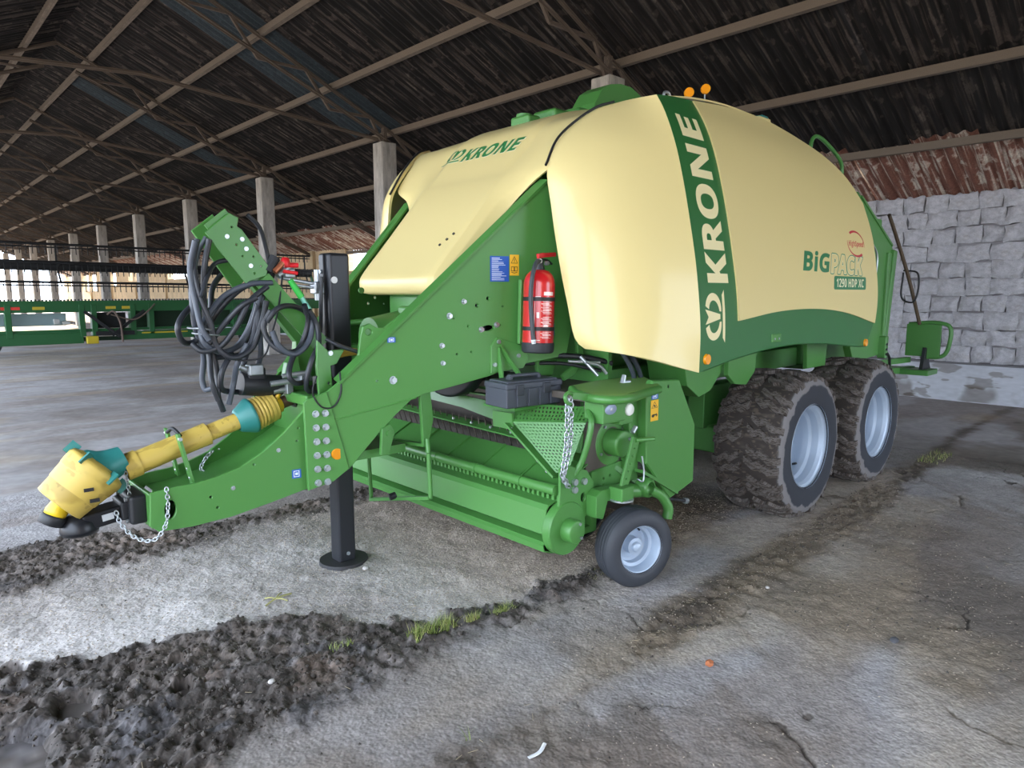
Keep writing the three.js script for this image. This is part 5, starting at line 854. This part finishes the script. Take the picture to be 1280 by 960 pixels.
// ------------------------------------------------------------------ things on the baler
// drive shaft lying on its stand
{
  const t = thing('drive_shaft', [0.55, 0.66, ZB], 'yellow guarded drive shaft resting above the drawbar', 'drive shaft');
  const Q = (name, g, m, par = t) => mesh(name, g.translate(-0.55, -0.66, 0), m, par);
  const A = [0.605, 0.755, 0], Bq = [1.72, 1.075, 0], L = dist(A, Bq), at = (d) => [lerp(A[0], Bq[0], d / L), lerp(A[1], Bq[1], d / L), 0];
  const seg = (p, d0, d1, n = 40) => latheAt(p.map(([r, d]) => [r, d - d0]), at(d0), at(d1), n);
  // bell hood, tilted more steeply than the shaft
  const b0 = [0.578, 0.705, 0], b1 = [0.775, 0.877, 0];
  const bell = Q('bell_guard', latheAt([[0.105, 0], [0.118, 0.004], [0.124, 0.075], [0.128, 0.08], [0.136, 0.15], [0.14, 0.155], [0.146, 0.215], [0.138, 0.235], [0.1, 0.25], [0.06, 0.26]], b0, b1, 40), ptoYellow);
  Q('bell_slots', merge([0.2, 0.9].map((a) => box(-0.02, 0.02, -0.008, 0.008, 0.13, 0.14).translate(0.675 + a * 0.03, 0.8 - a * 0.08, 0))), black, bell);  // black boxes stand in for the shade inside slots of the bell
  Q('bell_collar', latheAt([[0.12, -0.03], [0.115, 0.0], [0.09, 0.03], [0.078, 0.06], [0.07, 0.1], [0.066, 0.12]], [0.755, 0.84, 0], [0.85, 0.874, 0], 36), ptoTeal);
  for (let i = 0; i < 6; i++) { const a = i * 1.047 + 0.3; Q('collar_finger', merge([beam([0, -0.012, 0], [0, 0.05, 0], 0.05, 0.008).translate(0, 0, 0.143).rotateY(a)]).applyMatrix4(new THREE.Matrix4().makeRotationZ(-Math.atan2(0.197, 0.172))).translate(lerp(b0[0], b1[0], 0.8), lerp(b0[1], b1[1], 0.8), 0), ptoTeal, bell); }
  Q('yoke', merge([latheAt([[0.03, -0.005], [0.046, 0], [0.05, 0.02], [0.045, 0.05], [0.04, 0.08]], [0.555, 0.655, 0], [0.6, 0.72, 0], 28)]), M('#e0bf25', 0.35));
  Q('yoke_collar', latheAt([[0.04, -0.01], [0.056, -0.005], [0.058, 0.03], [0.05, 0.04]], [0.54, 0.622, 0], [0.562, 0.66, 0], 28), black);
  Q('outer_tube', seg([[0.064, 0.27], [0.068, 0.275], [0.068, 0.34], [0.06, 0.345], [0.06, 0.62], [0.062, 0.7], [0.05, 0.705]], 0.27, 0.72), ptoYellow);
  Q('inner_tube', seg([[0.046, 0.68], [0.046, 0.92]], 0.68, 0.92), ptoYellow);
  Q('cone_collar', seg([[0.05, 0.865], [0.066, 0.875], [0.1, 0.94], [0.104, 0.955], [0.09, 0.96]], 0.865, 0.96), ptoTeal);
  const rib = [[0.085, 0.945]]; for (let i = 0; i < 7; i++) { const d = 0.95 + i * 0.021; rib.push([0.094 - i * 0.002, d], [0.1 - i * 0.003, d + 0.007], [0.094 - i * 0.002, d + 0.014], [0.084, d + 0.018]); } rib.push([0.06, 1.1]);
  Q('ribbed_bellows', seg(rib, 0.945, 1.1), ptoYellow);
  Q('rear_yoke', merge([seg([[0.04, 1.08], [0.05, 1.09], [0.05, 1.13], [0.034, 1.14]], 1.08, 1.14, 20), rod([1.66, 1.1, 0.03], [1.68, 1.14, 0.03], 0.014)]), M('#d6ab22', 0.4));
  Q('rear_spline', seg([[0.036, 1.12], [0.036, 1.2]], 1.12, 1.2, 20), M('#5a3f34', 0.6, 0.3));
  Q('shaft_strap', merge([tube([[1.12, 0.97, 0.07], [1.105, 1.0, 0.0], [1.1, 0.97, -0.075]], 0.01, 14, 6)]), rubber);
  Q('guard_chain', chainGeo([[0.86, 0.83, 0.05], [0.865, 0.74, 0.06], [0.87, 0.66, 0.07]], 0.022, 0.0018), zinc);
}
// fire extinguisher strapped to the frame plate
{
  const s0 = 0.86, t = thing('fire_extinguisher', [2.95, 1.343, ZB + s0], 'red fire extinguisher with black hose strapped to the green frame plate', 'extinguisher');
  const label = canvasTex(1024, 1024, (g, w, h) => {
    g.fillStyle = '#c81f24'; g.fillRect(0, 0, w, h); g.fillStyle = g.strokeStyle = '#f2dcd8';
    const x0 = 470; g.lineWidth = 6; g.beginPath(); g.moveTo(x0 + 60, 330); g.lineTo(x0 + 14, 330); g.quadraticCurveTo(x0, 330, x0, 350); g.lineTo(x0, 860); g.lineTo(x0 + 60, 860); g.stroke();
    g.fillRect(x0 + 90, 270, 120, 44);
    let s = 5; for (let i = 0; i < 34; i++) { s = (s * 61 + 7) % 97; if (i === 14 || i === 15) continue; g.fillRect(x0 + 60 + (s % 30), 336 + i * 15, 90 + s * 0.8, i % 5 === 0 ? 10 : 6); }
    g.fillRect(x0 + 20, 520, 28, 70); g.beginPath(); g.arc(x0 + 120, 690, 26, 0, 7); g.fill();
  });
  const red = new THREE.MeshPhysicalMaterial({ map: label, roughness: 0.28, clearcoat: 0.5, clearcoatRoughness: 0.1 });
  const body = mesh('cylinder', new THREE.LatheGeometry([[0, 0.03], [0.088, 0.03], [0.092, 0.05], [0.092, 0.42], [0.088, 0.45], [0.076, 0.478], [0.055, 0.5], [0.03, 0.508]].map(([r, y]) => new THREE.Vector2(Math.max(r, 1e-4), y)), 56).rotateY(2.35), red, t);
  { const p = body.geometry.attributes.position, u = body.geometry.attributes.uv; for (let i = 0; i < p.count; i++) u.setY(i, p.getY(i) / 0.508); }
  t.scale.set(1.04, 0.98, 1.04); t.rotation.z = -0.03;
  mesh('foot_ring', new THREE.LatheGeometry([[0, 0], [0.084, 0], [0.094, 0.01], [0.096, 0.06], [0.092, 0.065]].map(([r, y]) => new THREE.Vector2(Math.max(r, 1e-4), y)), 40), M('#2c2e33', 0.6), t);
  mesh('neck', merge([rod([0, 0.5, 0], [0, 0.535, 0], 0.03, 0.026), rod([0, 0.53, 0], [0, 0.575, 0], 0.02, 0.02), rod([0.0, 0.555, 0], [-0.045, 0.56, 0.02], 0.011)]), M('#22242a', 0.45), t);
  mesh('gauge', merge([rod([0.03, 0.55, 0.015], [0.032, 0.55, 0.035], 0.013), rod([-0.03, 0.56, 0.012], [-0.03, 0.56, 0.034], 0.014)]), zinc, t);
  mesh('handle', merge([beam([-0.02, 0.59, 0], [0.03, 0.6, 0], 0.022, 0.03, [0, 1, 0], 0.004), beam([0.02, 0.598, 0], [0.13, 0.612, 0], 0.012, 0.026, [0, 1, 0], 0.004)]), M('#cc2a2e', 0.4), t);
  mesh('trigger', tube([[0.01, 0.575, 0], [0.06, 0.57, 0], [0.1, 0.55, 0.0]], 0.007, 14, 6), black, t);
  mesh('hose', tube([[-0.02, 0.562, 0.02], [-0.07, 0.545, 0.04], [-0.105, 0.48, 0.05], [-0.118, 0.36, 0.05], [-0.112, 0.22, 0.055], [-0.1, 0.1, 0.06], [-0.096, 0.07, 0.062]], 0.0135, 50, 9), M('#3a3d42', 0.5), t);
  mesh('nozzle', rod([-0.097, 0.085, 0.06], [-0.095, 0.06, 0.062], 0.016, 0.012), M('#d8dadc', 0.4), t);
  for (const y of [0.15, 0.33]) { const b = mesh('strap', new THREE.CylinderGeometry(0.094, 0.094, 0.024, 48, 1, true).translate(0, y, 0), M('#1c1c1e', 0.5), t); mesh('buckle', merge([box(0.01, 0.08, y - 0.013, y + 0.013, 0.0, 0.008).rotateY(0.55).translate(-0.005, 0, 0.09)]), zinc, b); }
  mesh('bracket', box(-0.06, 0.06, 0.05, 0.45, -0.115, -0.09, 0.004), green, t);
}
// toolbox
{
  const t = thing('toolbox', [2.86, 1.035, ZB + 0.83], 'dark grey plastic toolbox on a bracket below the fire extinguisher', 'toolbox');
  t.rotation.y = -0.12; t.scale.set(1.12, 1.05, 1.12);
  const grey = M('#454952', 0.6);
  mesh('body', merge([box(-0.185, 0.185, 0, 0.11, -0.1, 0.1, 0.008), ...[-0.12, -0.045, 0.03, 0.105].map((x) => box(x, x + 0.06, 0.005, 0.105, 0.095, 0.106, 0.003))]), grey, t);
  mesh('lid', merge([box(-0.19, 0.19, 0.105, 0.14, -0.105, 0.105, 0.01), box(-0.17, 0.17, 0.135, 0.15, -0.085, 0.085, 0.01)]), grey, t);
  mesh('handle', merge([box(-0.1, 0.1, 0.16, 0.178, -0.02, 0.02, 0.008), box(-0.105, -0.085, 0.14, 0.17, -0.02, 0.02, 0.004), box(0.085, 0.105, 0.14, 0.17, -0.02, 0.02, 0.004)]), grey, t);
  for (const x of [-0.105, 0.075]) mesh('latch', box(x - 0.024, x + 0.024, 0.07, 0.13, 0.1, 0.116, 0.004), M('#33363d', 0.6), t);
}

// ------------------------------------------------------------------ harvester header parked in the far bays
{
  const t = thing('harvester_header', [6.3, 0, -22.5], 'long green combine header with dark reel parked among the far columns', 'harvester header');
  const hg = M('#1f5a2e', 0.5), hd = M('#17341f', 0.6), dk = M('#181a1c', 0.6);
  const x0 = -5.6, x1 = 5.4;
  mesh('main_beam', merge([box(x0, x1, 1.18, 1.5, -0.1, 0.1, 0.02), box(x0, x1, 0.62, 0.7, -0.05, 0.05)]), hg, t);
  mesh('lower_beam', merge([box(x0, -1.9, 0.3, 0.62, -0.05, 0.1, 0.02), box(-0.9, x1, 0.35, 0.6, -0.05, 0.1, 0.02)]), hg, t);
  mesh('back_sheet', merge([box(-0.5, x1, 0.68, 1.2, -0.5, -0.45)]), hd, t);
  mesh('pale_back_panel', box(x0, -2.2, 0.8, 1.15, -0.42, -0.4), M('#9fb4b8', 0.4, 0.3), t);
  for (const x of [-5.2, -3.6, -1.9, -1.6, -0.6, -0.1, 2.4, 4.2]) mesh('upright', box(x - 0.07, x + 0.07, 0.5, 1.4, -0.14, 0.12, 0.01), hg, t);
  mesh('feeder_frame', merge([beam([-1.85, 1.2, 0.12], [-1.0, 0.45, 0.2], 0.08, 0.06, [0, 0, 1]), beam([-0.3, 1.2, 0.12], [-1.2, 0.5, 0.2], 0.08, 0.06, [0, 0, 1]), box(-1.6, -0.6, 0.5, 0.62, -0.1, 0.16), box(-1.5, -0.7, 0.7, 1.15, -0.38, -0.3)]), dk, t);
  mesh('header_hoses', merge([tube([[-1.3, 1.1, 0.2], [-1.15, 1.2, 0.25], [-1.0, 0.9, 0.28], [-0.95, 0.3, 0.25]], 0.03, 20, 6), tube([[-1.2, 1.1, 0.2], [-0.6, 0.95, 0.25], [-0.2, 1.2, 0.2], [0.0, 1.4, 0.15]], 0.022, 20, 6)]), M('#6a5a50', 0.7), t);
  mesh('skid', box(-1.85, -1.55, 0.28, 0.5, 0.08, 0.22, 0.03), M('#c8b02a', 0.5), t);
  mesh('yellow_strip', box(-0.4, 0.9, 0.52, 0.56, 0.1, 0.12), M('#b8a428', 0.5), t);
  for (const [x, c, w] of [[-3.75, '#d0392e', 0.42], [-3.05, '#c0aa32', 0.28], [-1.3, '#c0aa32', 0.26], [-0.88, '#c0aa32', 0.26]]) mesh('marker_sticker', box(x, x + w, 1.26, 1.34, 0.1, 0.108), M(c, 0.45), t);
  for (const x of [-5.1, -4.5, -2.6]) mesh('work_light', merge([box(x, x + 0.14, 0.86, 1.0, 0.1, 0.2, 0.02), box(x + 0.2, x + 0.4, 0.84, 0.94, 0.1, 0.2, 0.02)]), M('#b0b0aa', 0.4), t);
  mesh('guard_fingers', merge([...Array(130).keys()].map((i) => box(x0 + i * 0.085, x0 + i * 0.085 + 0.03, 1.5, 1.545, -0.12, 0.02))), dk, t);
  for (const x of [-4, 3.2]) mesh('trailer_wheel', lat([[0.14, 0.1], [0.3, 0.1], [0.33, 0.05], [0.33, -0.05], [0.3, -0.1], [0.14, -0.1]], 0, 0, 28).translate(x, 0.32, -0.9), rubber, t);
  mesh('trailer_rail', box(x0 + 0.8, x1 - 0.8, 0.3, 0.42, -0.95, -0.85), hd, t);
  const reel = mesh('reel_tube', rod([x0, 2.5, -0.5], [x1, 2.42, -0.5], 0.14, 0.14, 20), dk, t);
  for (const [y, z, d] of [[3.08, -0.5, 1], [2.02, -0.35, 1], [2.55, 0.1, 0], [2.5, -1.1, 0]]) {
    const bat = mesh('reel_bat', merge([rod([x0, y + 0.02, z], [x1, y - 0.06, z], 0.035, 0.035, 8), ...(d ? [rod([x0, y - 0.07, z], [x1, y - 0.15, z], 0.02, 0.02, 6)] : [])]), dk, t);
    const n = 74; mesh('reel_tines', merge([...Array(n).keys()].map((i) => { const x = lerp(x0 + 0.1, x1 - 0.1, i / (n - 1)); return box(x - 0.01, x + 0.01, y - 0.28, y, z - 0.01, z + 0.01); })), dk, bat);
  }
  for (const x of [-5.5, -2.3, 1.1, 5.2]) mesh('reel_arm', merge([beam([x, 2.48, -0.5], [x, 3.05, -0.5], 0.05, 0.02, [0, 0, 1]), beam([x, 2.48, -0.5], [x + 0.05, 2.0, -0.36], 0.05, 0.02, [0, 0, 1]), beam([x, 2.48, -0.5], [x, 2.55, 0.08], 0.05, 0.02), beam([x, 2.48, -0.5], [x, 2.5, -1.08], 0.05, 0.02)]), dk, t);
  for (const x of [x0, x1]) mesh('reel_lift', beam([x, 1.4, -0.1], [x, 2.48, -0.5], 0.08, 0.06, [1, 0, 0]), hg, t);
}

renderer.render(scene, camera);
